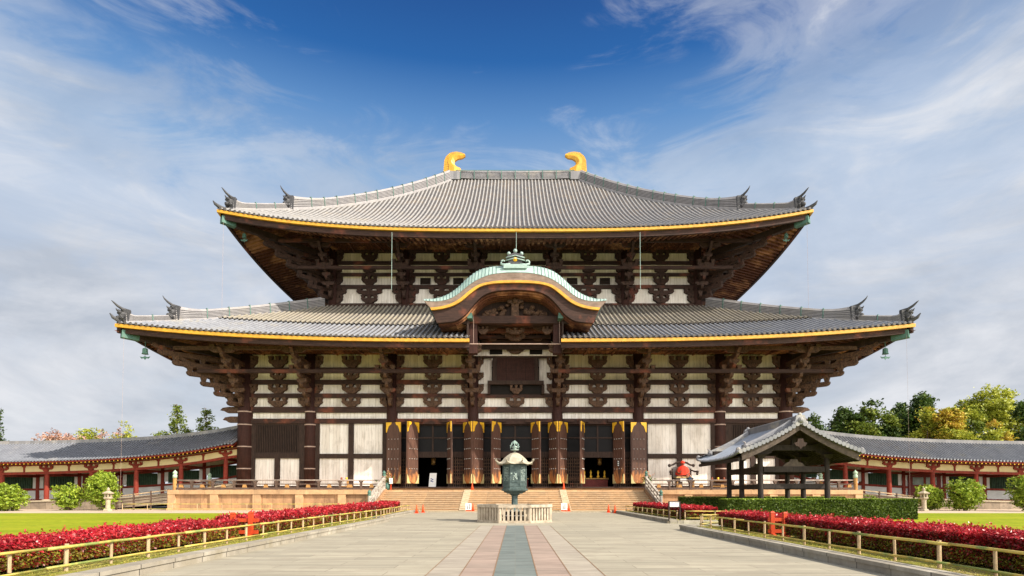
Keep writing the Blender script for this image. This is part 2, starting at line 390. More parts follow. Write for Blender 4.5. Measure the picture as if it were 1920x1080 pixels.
for s in (-1, 1):
    stripe('path_pink_strip', *sorted((s * .43, s * 1.08)), M['strip_pink'])
    stripe('path_pale_strip', *sorted((s * 1.08, s * 1.74)), M['strip_pale'])
mb = MB()
for x in (-1.74, -1.08, -.43, .43, 1.08, 1.74):
    mb.add([(x - .012, -6, .020), (x + .012, -6, .020), (x + .012, 29.6, .020), (x - .012, 29.6, .020)], [(0, 1, 2, 3)])
tag(mb.build('path_joint', M['joint']), kind='structure')
# kerbs: a row of long stones beside the path, with a coping lip
def kerb(x0, x1, y0, y1):
    mb = MB(); mb.box(x0, x1, y0, y1, -.1, .15); d = .03
    s = -1 if x0 < 0 else 1
    mb.box(min(x0, x1) - (d if s > 0 else 0) , max(x0, x1) + (d if s < 0 else 0), y0, y1 , .15, .23)
    tag(mb.build('kerb', M['kerb']), kind='structure')
kerb(-7.68, -7.3, -6, 34); kerb(-8.68, -8.3, 34.01, 50.5); kerb(7.3, 7.68, -6, 26.2); kerb(8.3, 8.68, 31.6, 50.5)
mb = MB(); mb.box(-8.3, -7.7, 33.7, 33.99, -.1, .15); tag(mb.build('kerb', M['kerb']), kind='structure')
mb = MB(); mb.box(7.7, 15.5, 25.9, 26.2, -.1, .18); mb.box(8.7, 15.5, 31.6, 31.9, -.1, .18); tag(mb.build('kerb', M['kerb']), kind='structure')
# raised grass verges behind the kerbs, falling to the lawn
def verge(pts, y0, y1, ny=60):
    mb = MB(); vs = []; fs = []; n = len(pts)
    for j in range(ny + 1):
        y = y0 + (y1 - y0) * j / ny
        for i, (x, z) in enumerate(pts):
            zz = z + (random.uniform(-.018, .018) if 0 < i < n - 1 else 0); vs.append((x, y, zz))
    for j in range(ny):
        for i in range(n - 1): fs.append((j * n + i, j * n + i + 1, (j + 1) * n + i + 1, (j + 1) * n + i))
    mb.add(vs, fs); return tag(mb.build('grass_verge', M['verge'], smooth=True), kind='structure')
P1 = [(-7.66, .17), (-7.9, .19), (-8.4, .18), (-9.0, .16), (-9.7, .13), (-10.8, .08), (-12, .02), (-12.6, -.02)]
verge(P1, -6, 33.9, 90); verge([(x - 1.0 if x > -8 else x - .6, z) for x, z in P1], 34, 50, 30)
P2 = [(-x, z) for x, z in P1]
verge(P2, -6, 25.95, 80); verge([(x + 1.0 if x < 8 else x + .5, z) for x, z in P2], 31.8, 50, 30)

# ================================================================ STONE PLATFORM AND STEPS
PZ = 1.98; PYF = 56.9; PXH = 33.6; SX = 12.4; SY = 51.3
plat = thing('stone_platform', (0, PYF, 0), 'long tan granite platform under the great hall with panelled front and broad steps', 'platform')
mb = MB()
mb.box(-PXH + .12, PXH - .12, PYF + .25, 118, -.3, PZ - .42)     # body
mb.build('platform_wall', M['podium'], plat)
mb = MB()
for s in (-1, 1):
    a, b = sorted((s * SX, s * PXH)); mb.box(a, b, PYF, 58.4, PZ - .42, PZ)
mb.box(-SX, SX, PYF, 58.4, PZ - .42, PZ); mb.box(-PXH, PXH, 58.4, 118, PZ - .42, PZ)
mb.build('coping', M['coping'], plat)
mb = MB()
for s in (-1, 1):
    a, b = sorted((s * (SX + .3), s * PXH)); mb.box(a, b, PYF - .1, PYF + .25, -.3, .2); mb.build('plinth', M['coping'], plat); mb = MB()
xs = [-PXH + .35 + i * 4.12 for i in range(6)]
for s in (-1, 1):
    for i, x in enumerate(xs):
        wd = .35 if i == 0 else .38
        mb = MB(); mb.box(min(s * (x - wd), s * (x + wd)), max(s * (x - wd), s * (x + wd)), PYF + .04, PYF + .25, .2, PZ - .42)
        if abs(x) > SX + .4: mb.build('pilaster', M['coping'], plat)
M['ramp'] = plain('pale_worn_granite', (.54, .43, .29), (.40, .31, .20), 3, .85)
# steps
nst = 11; rise = PZ / nst; tread = (PYF - SY) / (nst - 1)
mb = MB()
for i in range(nst - 1):
    mb.box(-SX, SX, SY + i * tread, SY + (i + 1) * tread if i < nst - 2 else PYF, -.2 if i == 0 else i * rise - .02, (i + 1) * rise)
mb.build('steps', M['steps'], plat)
for i in range(nst - 1):
    mb = MB(); mb.box(-SX + .01, SX - .01, SY + i * tread - .05, SY + i * tread + .08, (i + 1) * rise - .055, (i + 1) * rise + .004); mb.build('step_edge', M['ramp'], plat)
mb = MB(); mb.box(-9.2, 9.2, 50.75, SY, -.1, .1); mb.build('lower_landing', M['granite'], plat)
for s in (-1, 1):
    x = s * 4.6
    mb = MB(); mb.prismX([(SY - .35, 0), (PYF + .1, PZ + .03), (PYF + .1, PZ - .5), (SY + .6, -.1), (SY - .35, -.1)], x - .32, x + .32)
    mb.build('dividing_ramp', M['ramp'], plat)
    x = s * (SX + .22)
    mb = MB(); mb.prismX([(SY - .4, 0), (SY - .4, .3), (PYF + .02, PZ + .12), (PYF + .02, -.1), (SY - .4, -.1)], x - .22, x + .22)
    mb.build('side_wall', M['podium'], plat)

# sheet-wrapped wooden handrails on the flanks of the steps
M['rail_white'] = wood('sun_bleached_wood', (.32, .29, .25), (.54, .50, .45), (3, 3, 3), c3=(.18, .15, .12), c3amt=.56, big=1.6)
def stair_rail(s):
    x = s * (SX + .25)
    t = thing('stair_handrail', (x, SY, 0), ('left' if s < 0 else 'right') + ' bleached wooden handrail with green capped newels beside the broad steps', 'handrail', 'handrails of the broad steps')
    for i, (y, z0, h) in enumerate(((SY - .2, .25, 1.2), (PYF - .1, PZ, 1.35))):
        mb = MB(); mb.cyl(x, y, z0, z0 + h, .13, n=12); p = mb.build('newel', M['rail_white'], t)
        mb = MB(); mb.lathe([(.15, z0 + h), (.16, z0 + h + .12), (.11, z0 + h + .16), (.17, z0 + h + .28), (.12, z0 + h + .40), (.02, z0 + h + .52)], x, y, 12)
        mb.build('cap', M['verd'], p)
    y0, z0, y1, z1 = SY - .1, .35, PYF - .1, PZ + .1
    for k, (dz, hh) in enumerate(((1.05, .16), (.66, .12), (.24, .3))):
        mb = MB(); mb.beam((x, y0, z0 + dz), (x, y1, z1 + dz), .2, hh); mb.build('rail', M['rail_white'], t)
    for k in range(1, 5):
        y = y0 + (y1 - y0) * k / 5; z = z0 + (z1 - z0) * k / 5
        mb = MB(); mb.box(x - .08, x + .08, y - .09, y + .09, z + .1, z + 1.0); mb.build('post', M['rail_white'], t)
for s in (-1, 1): stair_rail(s)

# wooden railing round the platform
M['railwood'] = wood('railing_wood', (.06, .035, .025), (.15, .10, .075), (5, 5, 5))
M['rail_top'] = wood('worn_top_rail', (.26, .2, .17), (.40, .33, .28), (5, 5, 5))
M['tan_block'] = wood('sunlit_tan_wood', (.35, .17, .05), (.5, .28, .1), (6, 6, 6))  # sunlight on the railing struts is put into this tan; stands share it
def railing(s):
    y = PYF + .45; xa, xb = s * (SX + .5), s * (PXH - .45)
    t = thing('platform_railing', (s * 23, y, PZ), 'dark wooden railing with green capped corner post, ' + ('left' if s < 0 else 'right') + ' of the broad steps', 'railing', 'railings on the stone platform')
    z = PZ
    mb = MB(); mb.tube([(xa, y, z + .95), (xb, y, z + .95)], .055); mb.build('top_rail', M['rail_top'], t, True); mb = MB(); mb.tube([(xb, y, z + .95), (xb, 75, z + .95)], .055); mb.build('top_rail', M['rail_top'], t, True)
    mb = MB(); mb.box(min(xa, xb), max(xa, xb), y - .07, y + .07, z + .52, z + .62); mb.build('middle_rail', M['railwood'], t); mb = MB(); mb.box(xb - .07, xb + .07, y + .08, 75, z + .52, z + .62); mb.build('middle_rail', M['railwood'], t)
    mb = MB(); mb.box(min(xa, xb), max(xa, xb), y - .1, y + .1, z + .04, z + .24); mb.build('bottom_rail', M['railwood'], t); mb = MB(); mb.box(xb - .1, xb + .1, y + .11, 75, z + .04, z + .24); mb.build('bottom_rail', M['railwood'], t)
    n = 10
    for i in range(n):
        x = xb + (xa - xb) * (i + (0.55 if i == 0 else 1.0)) / n if False else xb - s * (2.06 * (i + 1) - .4)
        if abs(x) < SX + .4: break
        mb = MB(); mb.box(x - .09, x + .09, y - .12, y + .12, z + .02, z + .88); mb.frustum(x, y, z + .68, z + .88, .1, .125, .22, .125)
        mb.box(x - .07, x + .07, y - .2, y - .12, z + .02, z + .13); p = mb.build('post', M['railwood'], t)
        xm = x + s * 1.03
        mb = MB(); mb.frustum(xm, y - .002, z + .24, z + .52, .2, .105, .14, .105); mb.build('strut', M['tan_block'], t)
    for yy in (y, y + 6.5):
        mb = MB(); mb.cyl(xb, yy, z, z + 1.15, .18, n=14); p = mb.build('corner_post', M['tan_block'], t, False)
        mb = MB(); mb.lathe([(.2, z + 1.15), (.21, z + 1.45), (.15, z + 1.48), (.15, z + 1.54), (.21, z + 1.62), (.19, z + 1.75), (.07, z + 1.86), (.02, z + 1.96)], xb, yy, 14)
        M.setdefault('pale_verd', plain('pale_green_patina', (.46, .58, .42), (.28, .4, .3), 5, .6)); mb.build('cap', M['pale_verd'], p, True)
for s in (-1, 1): railing(s)
# ================================================================ THE GREAT HALL
YF, YU, YC = 62.0, 69.2, 87.25
HX = [-28.5, -21.6, -13.0, -4.44, 4.44, 13.0, 21.6, 28.5]
FZ = 2.2                         # floor of the hall
hall = thing('temple_hall', (0, YC, 0), 'huge two tiered dark timber temple hall with white plank walls and curved tiled roofs', 'temple')
# stone base step, back and side walls, floor: closes the hall
mb = MB(); mb.box(-30, 30, 60.6, 114, PZ - .05, FZ); mb.build('stone_base', M['steps'], hall)
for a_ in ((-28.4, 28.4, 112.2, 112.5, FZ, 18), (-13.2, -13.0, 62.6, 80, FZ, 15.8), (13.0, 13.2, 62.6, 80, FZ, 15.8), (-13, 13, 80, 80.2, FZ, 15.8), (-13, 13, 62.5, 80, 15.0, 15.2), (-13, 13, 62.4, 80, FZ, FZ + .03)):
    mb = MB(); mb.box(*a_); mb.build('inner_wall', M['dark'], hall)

def zy(y, Y=YF): return zat(y, Y)
ZT = 16.3
# columns
colmb = MB(); colmb.lathe([(.68, FZ), (.64, FZ + 5), (.60, ZT)], 0, 0, 20)
col0 = None
def col_parts(x, y, top=ZT, z0=FZ, r=(.66, .58), bands=True):
    mb = MB(); mb.lathe([(r[0], z0), (r[0] - .03, z0 + (top - z0) * .4), (r[1], top)], x, y, 20)
    p = mb.build('column', M['column'], hall, False)
    for f in p.data.polygons: f.use_smooth = len(f.vertices) == 4
    if bands:
        for zb in (zy(773), zy(797), zy(838), zy(879)):
            mb = MB(); mb.lathe([(r[0] + .012, zb - .06), (r[0] + .02, zb + .06)], x, y, 20); mb.build('iron_band', M['iron'], p)
    return p
for i, x in enumerate(HX):
    r = (.80, .72) if i in (0, 7) else (.62, .55)
    col_parts(x, YF, r=r, bands=i in (0, 1, 6, 7))
for s in (-1, 1):
    for k in range(1, 8): col_parts(s * 28.5, YF + 7.2 * k, bands=False)
# front wall boards, one panel per bay
BL = [(690, 700), (713, 721.5), (738.5, 746.5), (763.5, 774), (785.5, 794.5)]
def zb(p): return zy(p[1]), zy(p[0])
for i in range(7):
    x0, x1 = HX[i], HX[i + 1]
    mb = MB()
    if i in (2, 3, 4): mb.box(x0, x1, YF + .02, YF + .14, zy(794), zy(716) if i != 3 else zy(746))
    else: mb.box(x0, x1, YF + .02, YF + .14, FZ, zy(716))
    if i == 3:
        mb.box(x0, xat(922, 700, YF), YF + .02, YF + .14, zy(746), zy(664)); mb.box(xat(1011, 700, YF), x1, YF + .02, YF + .14, zy(746), zy(664))
    mb.build('plank_wall', M['planks'], hall)
    if i != 3:
        mb = MB(); mb.box(x0, x1, YF + .02, YF + .14, zy(716), ZT + .6); mb.build('cream_plank_wall', M['planks_hi'], hall)
for s in (-1, 1):
    for k in range(7):
        mb = MB(); mb.box(s * 28.5 - .06, s * 28.5 + .06, YF + 7.2 * k, YF + 7.2 * (k + 1), FZ, ZT + .6); mb.build('plank_wall', M['planks_y'], hall)
# long tie beams
for bi, p in enumerate(BL):
    z0, z1 = zb(p)
    for i in range(7):
        if i == 3 and bi in (0, 1): continue
        if bi == 4 and i in (2, 3, 4): continue
        mb = MB(); mb.box(HX[i] + .3, HX[i + 1] - .3, YF - .28 - .004 * bi, YF + .05, z0, z1); mb.build('tie_beam', M['beam'], hall)
    for s in (-1, 1):
        mb = MB(); mb.box(s * 28.5 - .3, s * 28.5 + .3, YF + .7, 112, z0, z1); mb.build('tie_beam', M['beam'], hall)
for s in (-1, 1): mb = MB(); mb.box(min(s * 13.3, s * 28.5), max(s * 13.3, s * 28.5), YF - .1, YF + .06, FZ, FZ + .25); mb.build('sill_beam', M['frame'], hall)
# wall bays beside the doors: framed white boards and barred windows
def bay(i):
    x0, x1 = HX[i], HX[i + 1]
    outer = i in (0, 6)
    zt = zy(794.5); zm0, zm1 = zy(859.5), zy(851)
    mb = MB(); q = .25
    fw = .55 if outer else .42
    mb.box(x0 + .4, x0 + .55 + fw, YF - .2, YF + .05, FZ + .25, zt); mb.box(x1 - .55 - fw, x1 - .4, YF - .2, YF + .05, FZ + .25, zt)
    mb.box(x0 + .55 + fw, x1 - .55 - fw, YF - .19, YF + .05, zm0, zm1)
    xm = (x0 + x1) / 2
    mb.box(xm - .27, xm + .27, YF - .19, YF + .05, FZ + .25, zm0)
    if not outer: mb.box(xm - .27, xm + .27, YF - .19, YF + .05, zm1, zt)
    mb.build('wall_frame', M['frame'], hall)
    if outer:
        a, b, c, d = x0 + .55 + fw, x1 - .55 - fw, zm1, zt
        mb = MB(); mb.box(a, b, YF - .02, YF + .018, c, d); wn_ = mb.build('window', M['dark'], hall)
        mb = MB(); mb.box(a, a + .14, YF - .14, YF - .03, c, d); mb.box(b - .14, b, YF - .14, YF - .03, c, d); mb.box(a + .14, b - .14, YF - .14, YF - .03, d - .14, d); mb.box(a + .14, b - .14, YF - .14, YF - .03, c, c + .14)
        mb.build('frame', M['frame'], wn_)
        mb = MB(); n = 24
        for k in range(n): 
            x = a + .14 + (b - a - .28) * (k + .5) / n; mb.box(x - .05, x + .05, YF - .12, YF - .03, c + .14, d - .14)
        mb.build('bars', M['frame'], wn_)
for i in (0, 1, 5, 6): bay(i)

# mid-bay and column-side bracket blocks: arm and three bearing blocks under each tie beam
def arm_poly(wt, h, side=0):
    """boat-shaped stepped outline, top width wt, height h"""
    a = wt / 2
    L = [(-a, h * .66), (-a, h * .5), (-a * .88, h * .34), (-a * .66, h * .27), (-a * .56, h * .12), (-a * .34, 0)]
    full = L + [(-x, z) for x, z in reversed(L)]
    if side > 0: full = [(0, h * .66)] + [(0, 0)] + [(-x, z) for x, z in reversed(L)]
    if side < 0: full = [(0, 0), (0, h * .66)] + L
    return full
def bracket_mesh(wt, h, side=0, dp=.42, tri=False):
    mb = MB(); mb.prismY(arm_poly(wt, h, side), -dp, 0)
    a = wt / 2
    xs = {0: (-a * .78, 0, a * .78), 1: (a * .3, a * .8), -1: (-a * .3, -a * .8)}[side]
    for x in xs: mb.frustum(x, -dp / 2 - .03, h * .66, h, a * .16, dp / 2 + .02, a * .25, dp / 2 + .05)
    if side == 0: mb.box(-a * .12, a * .12, -dp - .06, -dp, h * .05, h * .6)
    return mb
proto_br = {}
def bracket(x, y, z, wt, h, side=0):
    key = (round(wt, 2), round(h, 2), side, z > 20)
    if key in proto_br:
        c = copy_part(proto_br[key], (x - hall.location.x, y - hall.location.y, z - hall.location.z), 0, hall); return c
    mb = bracket_mesh(wt, h, side); o = mb.build('wall_bracket', M['bracket_shade' if z > 20 else 'bracket'], hall, world=False)
    o.location = (x - hall.location.x, y - hall.location.y, z - hall.location.z); proto_br[key] = o; return o
tiers = [(zy(690), zy(669), 1.95), (zy(713), zy(700), 1.6), (zy(738.5), zy(721.5), 1.95), (zy(763.5), zy(746.5), 1.95)]
for i in range(7):
    xm = (HX[i] + HX[i + 1]) / 2
    for (z0, z1, wt) in tiers:
        if i == 3 and z0 > zy(745): continue
        bracket(xm, YF + .02, z0, wt, z1 - z0)
        bracket(HX[i] + .5, YF + .02, z0, 1.5, z1 - z0, 1); bracket(HX[i + 1] - .5, YF + .02, z0, 1.5, z1 - z0, -1)
    if i == 3:
        for (z0, z1, wt) in tiers[:3]:
            bracket(HX[i] + .5, YF + .02, z0, 1.2, z1 - z0, 1); bracket(HX[i + 1] - .5, YF + .02, z0, 1.2, z1 - z0, -1)

# projecting eave brackets: arms stepping out one over another
def eave_stack(z0, z1, reach, n=6, wd=.36, first=1.0, diag=False):
    mb = MB(); st = (z1 - z0) / n
    for k in range(n):
        L = first + (reach - first) * k / (n - 1); z = z0 + st * k; h = st * .5
        # arm with rounded nose
        mb.prismX([(0, z), (-L + .35, z), (-L + .12, z + h * .22), (-L, z + h * .6), (-L, z + h), (0, z + h)], -wd / 2, wd / 2)
        mb.frustum(0, -L + .28, z + h, z + st, .17, .17, .26, .26)
        if k >= 1 and not diag:
            W = (.62 + .11 * k) if k in (1, 3, 5) else .48
            mb.prismY([(-W, z + st * 1.0), (-W, z + st * .75), (-W * .75, z + st * .52), (W * .75, z + st * .52), (W, z + st * .75), (W, z + st)], -L + .12, -L + .46)
            if k in (3, 5):
                for q in (-.8, 0, .8): mb.frustum(q * W, -L + .28, z + st, z + st * 1.45, .16, .16, .26, .26)
        if k > 1: mb.frustum(0, -L / 2, z - st * .5, z, .15, .15, .24, .24)
    mb.beam((0, 0, z0 + st * 1.9), (0, -reach - .5, z1 + st * .1), .3, .34)      # sloping tail rafter
    return mb
ES0 = eave_stack(10.75, 15.75, 5.0, 6, .32).build('eave_bracket', M['bracket'], hall, world=False)
ES0.location = (HX[1], YF - .4 - YC, 0)
for x in HX[2:7]: copy_part(ES0, (x, YF - .4 - YC, 0), 0, hall)
copy_part(ES0, (HX[0], YF - .4 - YC, 0), 0, hall); copy_part(ES0, (HX[7], YF - .4 - YC, 0), 0, hall)
for s in (-1, 1):
    for k in range(0, 8): copy_part(ES0, (s * 28.9, YF + 7.2 * k - YC, 0), s * R(90), hall)
DS0 = eave_stack(10.75, 15.9, 8.0, 6, .5, 1.6, True).build('corner_bracket', M['bracket'], hall, world=False)
DS0.location = (-28.7, YF - .2 - YC, 0); DS0.rotation_euler = (0, 0, R(-45)); copy_part(DS0, (28.7, YF - .2 - YC, 0), R(45), hall)
# intermediate cross beams carried by the brackets (parallel to the wall)
for (dy, z) in ((4.72, 15.62), (3.2, 13.66)):
    for seg in range(2 if dy > 4 else 2):
        a, b = ((-28.5 - dy, -4.3), (4.3, 28.5 + dy))[seg]
        mb = MB(); mb.box(a, b, YF - .4 - dy - .17, YF - .4 - dy + .17, z, z + .34); mb.build('eave_purlin', M['bracket' if dy > 4 else 'beam'], hall)
    for s in (-1, 1):
        mb = MB(); mb.box(s * (28.9 + dy) - .17, s * (28.9 + dy) + .17, YF - dy, 113, z + .001, z + .341); mb.build('eave_purlin', M['beam'], hall)
# beam noses beyond the corner columns
for s in (-1, 1):
    for k, (py, L) in enumerate(((769, 1.9), (787, 1.6))):
        z = zy(py); mb = MB()
        mb.prismY([(s * 29.0, z - .32), (s * (29.2 + L * .6), z - .32), (s * (29.2 + L * .8), z - .1), (s * (29.2 + L), z - .05), (s * (29.2 + L * .85), z + .22), (s * (29.2 + L * .5), z + .32), (s * 29.0, z + .32)], YF - .25, YF + .2)
        mb.build('beam_nose', M['bracket'], hall)

# ---------------------------------------------------------------- generic hipped roof
class Roof:
    def __init__(s, W0, D0, W1, D1, ze, zr, a, lift, lp=1.1, le=3.2):
        s.W0, s.D0, s.W1, s.D1, s.ze, s.zr, s.a, s.lift, s.lp, s.le = W0, D0, W1, D1, ze, zr, a, lift, lp, le
    def z(s, t, u):
        tt = max(0, 1 - t)
        return s.ze + (s.zr - s.ze) * (s.a * t + (1 - s.a) * t * t) + s.lift * tt ** s.lp * min(1.0, abs(u)) ** s.le
    def front(s, x, t, dz=0):
        hw = s.W0 - (s.W0 - s.W1) * t; return (x, YC - (s.D0 - (s.D0 - s.D1) * t), s.z(t, x / hw if hw > 0 else 1) + dz)
    def side(s, y, t, sg, dz=0):     # y relative to YC
        hd = s.D0 - (s.D0 - s.D1) * t; return (sg * (s.W0 - (s.W0 - s.W1) * t), YC + y, s.z(t, y / hd if hd > .01 else 1) + dz)
    def tmax(s, c, front=True):
        a, b = (s.W0, s.W1) if front else (s.D0, s.D1)
        return 1.0 if abs(c) <= b else max(0.0, (a - abs(c)) / (a - b))
PROF = [(-.5, 0), (-.23, 0), (-.21, .07), (-.12, .125), (0, .15), (.12, .125), (.21, .07), (.23, 0)]
def tile_face(roof, which, sg, per, rows, t0=0.0, t1=1.0, dz=0.0, xr=None, hs=1.0):
    """rows of half-round tiles with pans between; real relief"""
    half = roof.W0 if which == 'front' else roof.D0
    n = int((half - .1) / per); ks = range(-n, n + 1)
    mb = MB(); vs = []; fs = []; cols = []
    for k in ks:
        c = per * k
        for (o, h) in PROF:
            cc = c + o * per
            if abs(cc) > half or (xr and not (xr[0] <= cc <= xr[1])): continue
            cols.append((cc, h * hs * per / .5))
    if xr is None: cols = [(-half, 0)] + cols + [(half, 0)]
    for (c, h) in cols:
        tm = min(roof.tmax(c, which == 'front'), t1)
        for j in range(rows + 1):
            t = min(t0, tm) + (tm - min(t0, tm)) * j / rows
            p = roof.front(c, t, h + dz) if which == 'front' else roof.side(c, t, sg, h + dz)
            if which == 'back': p = (p[0], p[1], p[2])
            vs.append(p)
    m = rows + 1; mi = []
    for i in range(len(cols) - 1):
        pan = 1 if cols[i][1] == 0 and cols[i + 1][1] == 0 else 0
        for j in range(rows): fs.append((i * m + j, (i + 1) * m + j, (i + 1) * m + j + 1, i * m + j + 1)); mi.append(pan)
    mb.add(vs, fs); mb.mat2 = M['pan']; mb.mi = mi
    # round end tiles hanging over the eave
    if t0 == 0:
        for k in ks:
            c = per * k
            if xr and not (xr[0] <= c <= xr[1]): continue
            if abs(c) > half - .3: continue
            p = roof.front(c, 0, dz) if which == 'front' else roof.side(c, 0, sg, dz)
            r = .27 * per; v0 = len(mb.v); ring = []
            for q in range(8):
                a = 2 * math.pi * q / 8
                if which == 'front': ring.append([(p[0] + r * math.cos(a), p[1] + d, p[2] + .03 + r * math.sin(a)) for d in (-.10, .12)])
                else: ring.append([(p[0] - sg * d, p[1] + r * math.cos(a), p[2] + .03 + r * math.sin(a)) for d in (-.10, .12)])
            vv = [q[0] for q in ring] + [q[1] for q in ring]
            mb.add(vv, [tuple(range(8))] + [(i, i + 8, (i + 1) % 8 + 8, (i + 1) % 8) for i in range(8)]); mi += [1] + [0] * 8
    return mb
def strip_under(roof, which, sg, d0, d1, z0, z1, n=60, xr=None, th=.12):
    """a board running along the eave, from z0 to z1 below the tiles, between plan offsets d0,d1 inside the eave"""
    half = roof.W0 if which == 'front' else roof.D0
    A, B = (-half, half) if xr is None else xr
    path = []; vs = []; fs = []
    for i in range(n + 1):
        c = A + (B - A) * i / n
        t = d0 / (roof.D0 - roof.D1)
        lim = half - d0
        cc = max(-lim, min(lim, c)) if xr is None else c
        f = (lambda dz, dd: (roof.front(cc, 0, dz)[0], roof.front(cc, 0, dz)[1] + dd, roof.front(cc, 0, dz)[2])) if which == 'front' else (lambda dz, dd: (roof.side(cc, 0, sg, dz)[0] - sg * dd, roof.side(cc, 0, sg, dz)[1], roof.side(cc, 0, sg, dz)[2]))
        vs += [f(z0, d0), f(z0, d1), f(z1, d1), f(z1, d0)]
    for i in range(n):
        for k in range(4): fs.append((i * 4 + k, i * 4 + (k + 1) % 4, i * 4 + 4 + (k + 1) % 4, i * 4 + 4 + k))
    fs += [(3, 2, 1, 0), (n * 4, n * 4 + 1, n * 4 + 2, n * 4 + 3)]
    return MB().add(vs, fs)
def soffit_face(roof, which, sg, d1, z_e, slope, per=.62, xr=None, off=.15):
    """boarded underside of the eave with rafters"""
    half = roof.W0 if which == 'front' else roof.D0
    n = int(2 * half / per); cols = []
    A, B = (-half + .2, half - .2) if xr is None else xr
    for k in range(n + 1):
        c = -half + per * k
        for o, h in ((-.22, 0), (-.2, -.2), (.2, -.2), (.22, 0)):
            cc = c + o * per
            if A <= cc <= B: cols.append((cc, h))
    cols = [(A, 0)] + cols + [(B, 0)]
    vs = []; fs = []; rows = 6
    for (c, h) in cols:
        dm = min(d1, half - abs(c))
        for j in range(rows + 1):
            d = off + (dm - off) * j / rows
            u = abs(c) / max(.01, half - d) ; u = min(1, u)
            z = roof.ze + roof.lift * u ** roof.le * max(0, 1 - d / 26.0) ** roof.lp + z_e + slope * d + h
            vs.append((c, YC - roof.D0 + d, z) if which == 'front' else (sg * (roof.W0 - d), YC + c, z))
    m = rows + 1
    for i in range(len(cols) - 1):
        for j in range(rows): fs.append((i * m + j, (i + 1) * m + j, (i + 1) * m + j + 1, i * m + j + 1))
    return MB().add(vs, fs)

def hip_ridge(roof, s, ta, tb, h0, h1, wd, horn=1.0, n=22, front=True):
    """stacked ridge along the hip from parameter ta (high) to tb (low end)"""
    path = []; sects = []
    W = lambda t: s * (roof.W0 - (roof.W0 - roof.W1) * t); Yh = lambda t: YC - (roof.D0 - (roof.D0 - roof.D1) * t)
    if not front: Yh = lambda t: YC + (roof.D0 - (roof.D0 - roof.D1) * t)
    d = Vector((W(tb) - W(ta), Yh(tb) - Yh(ta), 0)).normalized(); lat = Vector((-d.y, d.x, 0)); lay = 6
    for i in range(n + 1):
        f = i / n; t = ta + (tb - ta) * f
        hh = h0 + (h1 - h0) * f + .55 * max(0, (f - .8) / .2) ** 2
        path.append((W(t), Yh(t), roof.z(t, 1)))
        L = []; Rr = []
        for q in range(lay):
            z0, z1 = hh * q / lay * .86, hh * (q + .55) / lay * .86; w1 = wd / 2 * (1 - .05 * q)
            L += [(-w1 * .86, z0), (-w1, z0 + .02), (-w1, z1)]; Rr += [(w1 * .86, z0), (w1, z0 + .02), (w1, z1)]
        cap = [(-wd * .30, hh * .87), (-wd * .24, hh * .97), (0, hh * 1.02), (wd * .24, hh * .97), (wd * .30, hh * .87)]
        L[0] = (-wd / 2, -.3); Rr[0] = (wd / 2, -.3)
        sects.append(L + cap + list(reversed(Rr)))
    mb = MB().sweep(path, sects, lat); ns_ = len(sects[0]); e1 = [i % 3 == 2 and i < 3 * lay - 1 for i in range(ns_)]
    e2 = [e1[ns_ - 2 - i] if 0 <= ns_ - 2 - i < ns_ else False for i in range(ns_)]
    mb.mat2 = M['ridge_gap']; mb.mi = [1 if (e1[i] or e2[i]) else 0 for _ in range(len(path) - 1) for i in range(ns_)]
    o = mb.build('hip_ridge', M['ridge_light'], hall)
    # upturned horn tile
    e = Vector(path[-1]); hE = h0 + (h1 - h0) + .55
    mb = MB(); p0 = e + Vector((0, 0, hE * .92)); pts = [p0 - d * .4, p0 + d * .25 + Vector((0, 0, .10)), p0 + d * .65 + Vector((0, 0, .32)), p0 + d * .95 + Vector((0, 0, .58)), p0 + d * 1.12 + Vector((0, 0, .84 * horn))]
    mb.tube(pts, [.15, .14, .11, .07, .025], 8); mb.build('horn_tile', M['ogre'], o, True)
    mb = MB(); c = e + d * .22
    zc_ = hE * .5
    mb.ball((c.x, c.y, c.z + zc_ + .05), .34, 10, (1, 1, 1.15)); mb.ball((c.x + d.x * .3, c.y + d.y * .3, c.z + zc_ - .3), .27, 8, (1, 1, .8))
    for q in (-1, 1):
        L_ = lat * q
        mb.ball((c.x + d.x * .28 + L_.x * .2, c.y + d.y * .28 + L_.y * .2, c.z + zc_ + .22), .15, 8)
        mb.tube([c + L_ * .22 + Vector((0, 0, zc_ + .35)), c + L_ * .36 + d * .1 + Vector((0, 0, zc_ + .48)), c + L_ * .40 + d * .28 + Vector((0, 0, zc_ + .60))], [.12, .08, .02], 6)
        mb.tube([c + L_ * .2 + Vector((0, 0, .05)), c + L_ * .5 + d * .1 + Vector((0, 0, .25)), c + L_ * .42 + d * .3 + Vector((0, 0, .5))], [.14, .12, .05], 6)
    mb.tube([c + d * .2 + Vector((0, 0, zc_ + .3)), c + d * .45 + Vector((0, 0, zc_ + .40)), c + d * .55 + Vector((0, 0, zc_ + .56))], [.12, .08, .02], 6)
    mb.frustum(e.x - d.x * .05, e.y - d.y * .05, e.z - .1, e.z + hE * .95, wd * .55, wd * .3, wd * .55, wd * .3)
    mb.build('ogre_tile', M['ogre'], o)
    Ltot = (Vector(path[-1]) - Vector(path[0])).length; ns = int(Ltot / 2.2)
    for q in range(1, ns):
        mb = MB()
        f = q / ns; i = int(f * n); p = Vector(path[i]); sc = sects[i]
        hh = sc[len(sc) // 2][1]
        for g in (-1, 1): mb.beam(p + lat * g * wd * .54 + Vector((0, 0, .02)), p + lat * g * wd * .35 + Vector((0, 0, hh * .97)), .07, .07)
        mb.beam(p - lat * wd * .36 + Vector((0, 0, hh * 1.0)), p + lat * wd * .36 + Vector((0, 0, hh * 1.0)), .07, .09)
        mb.build('copper_strap', M['verd'], o)
    return o

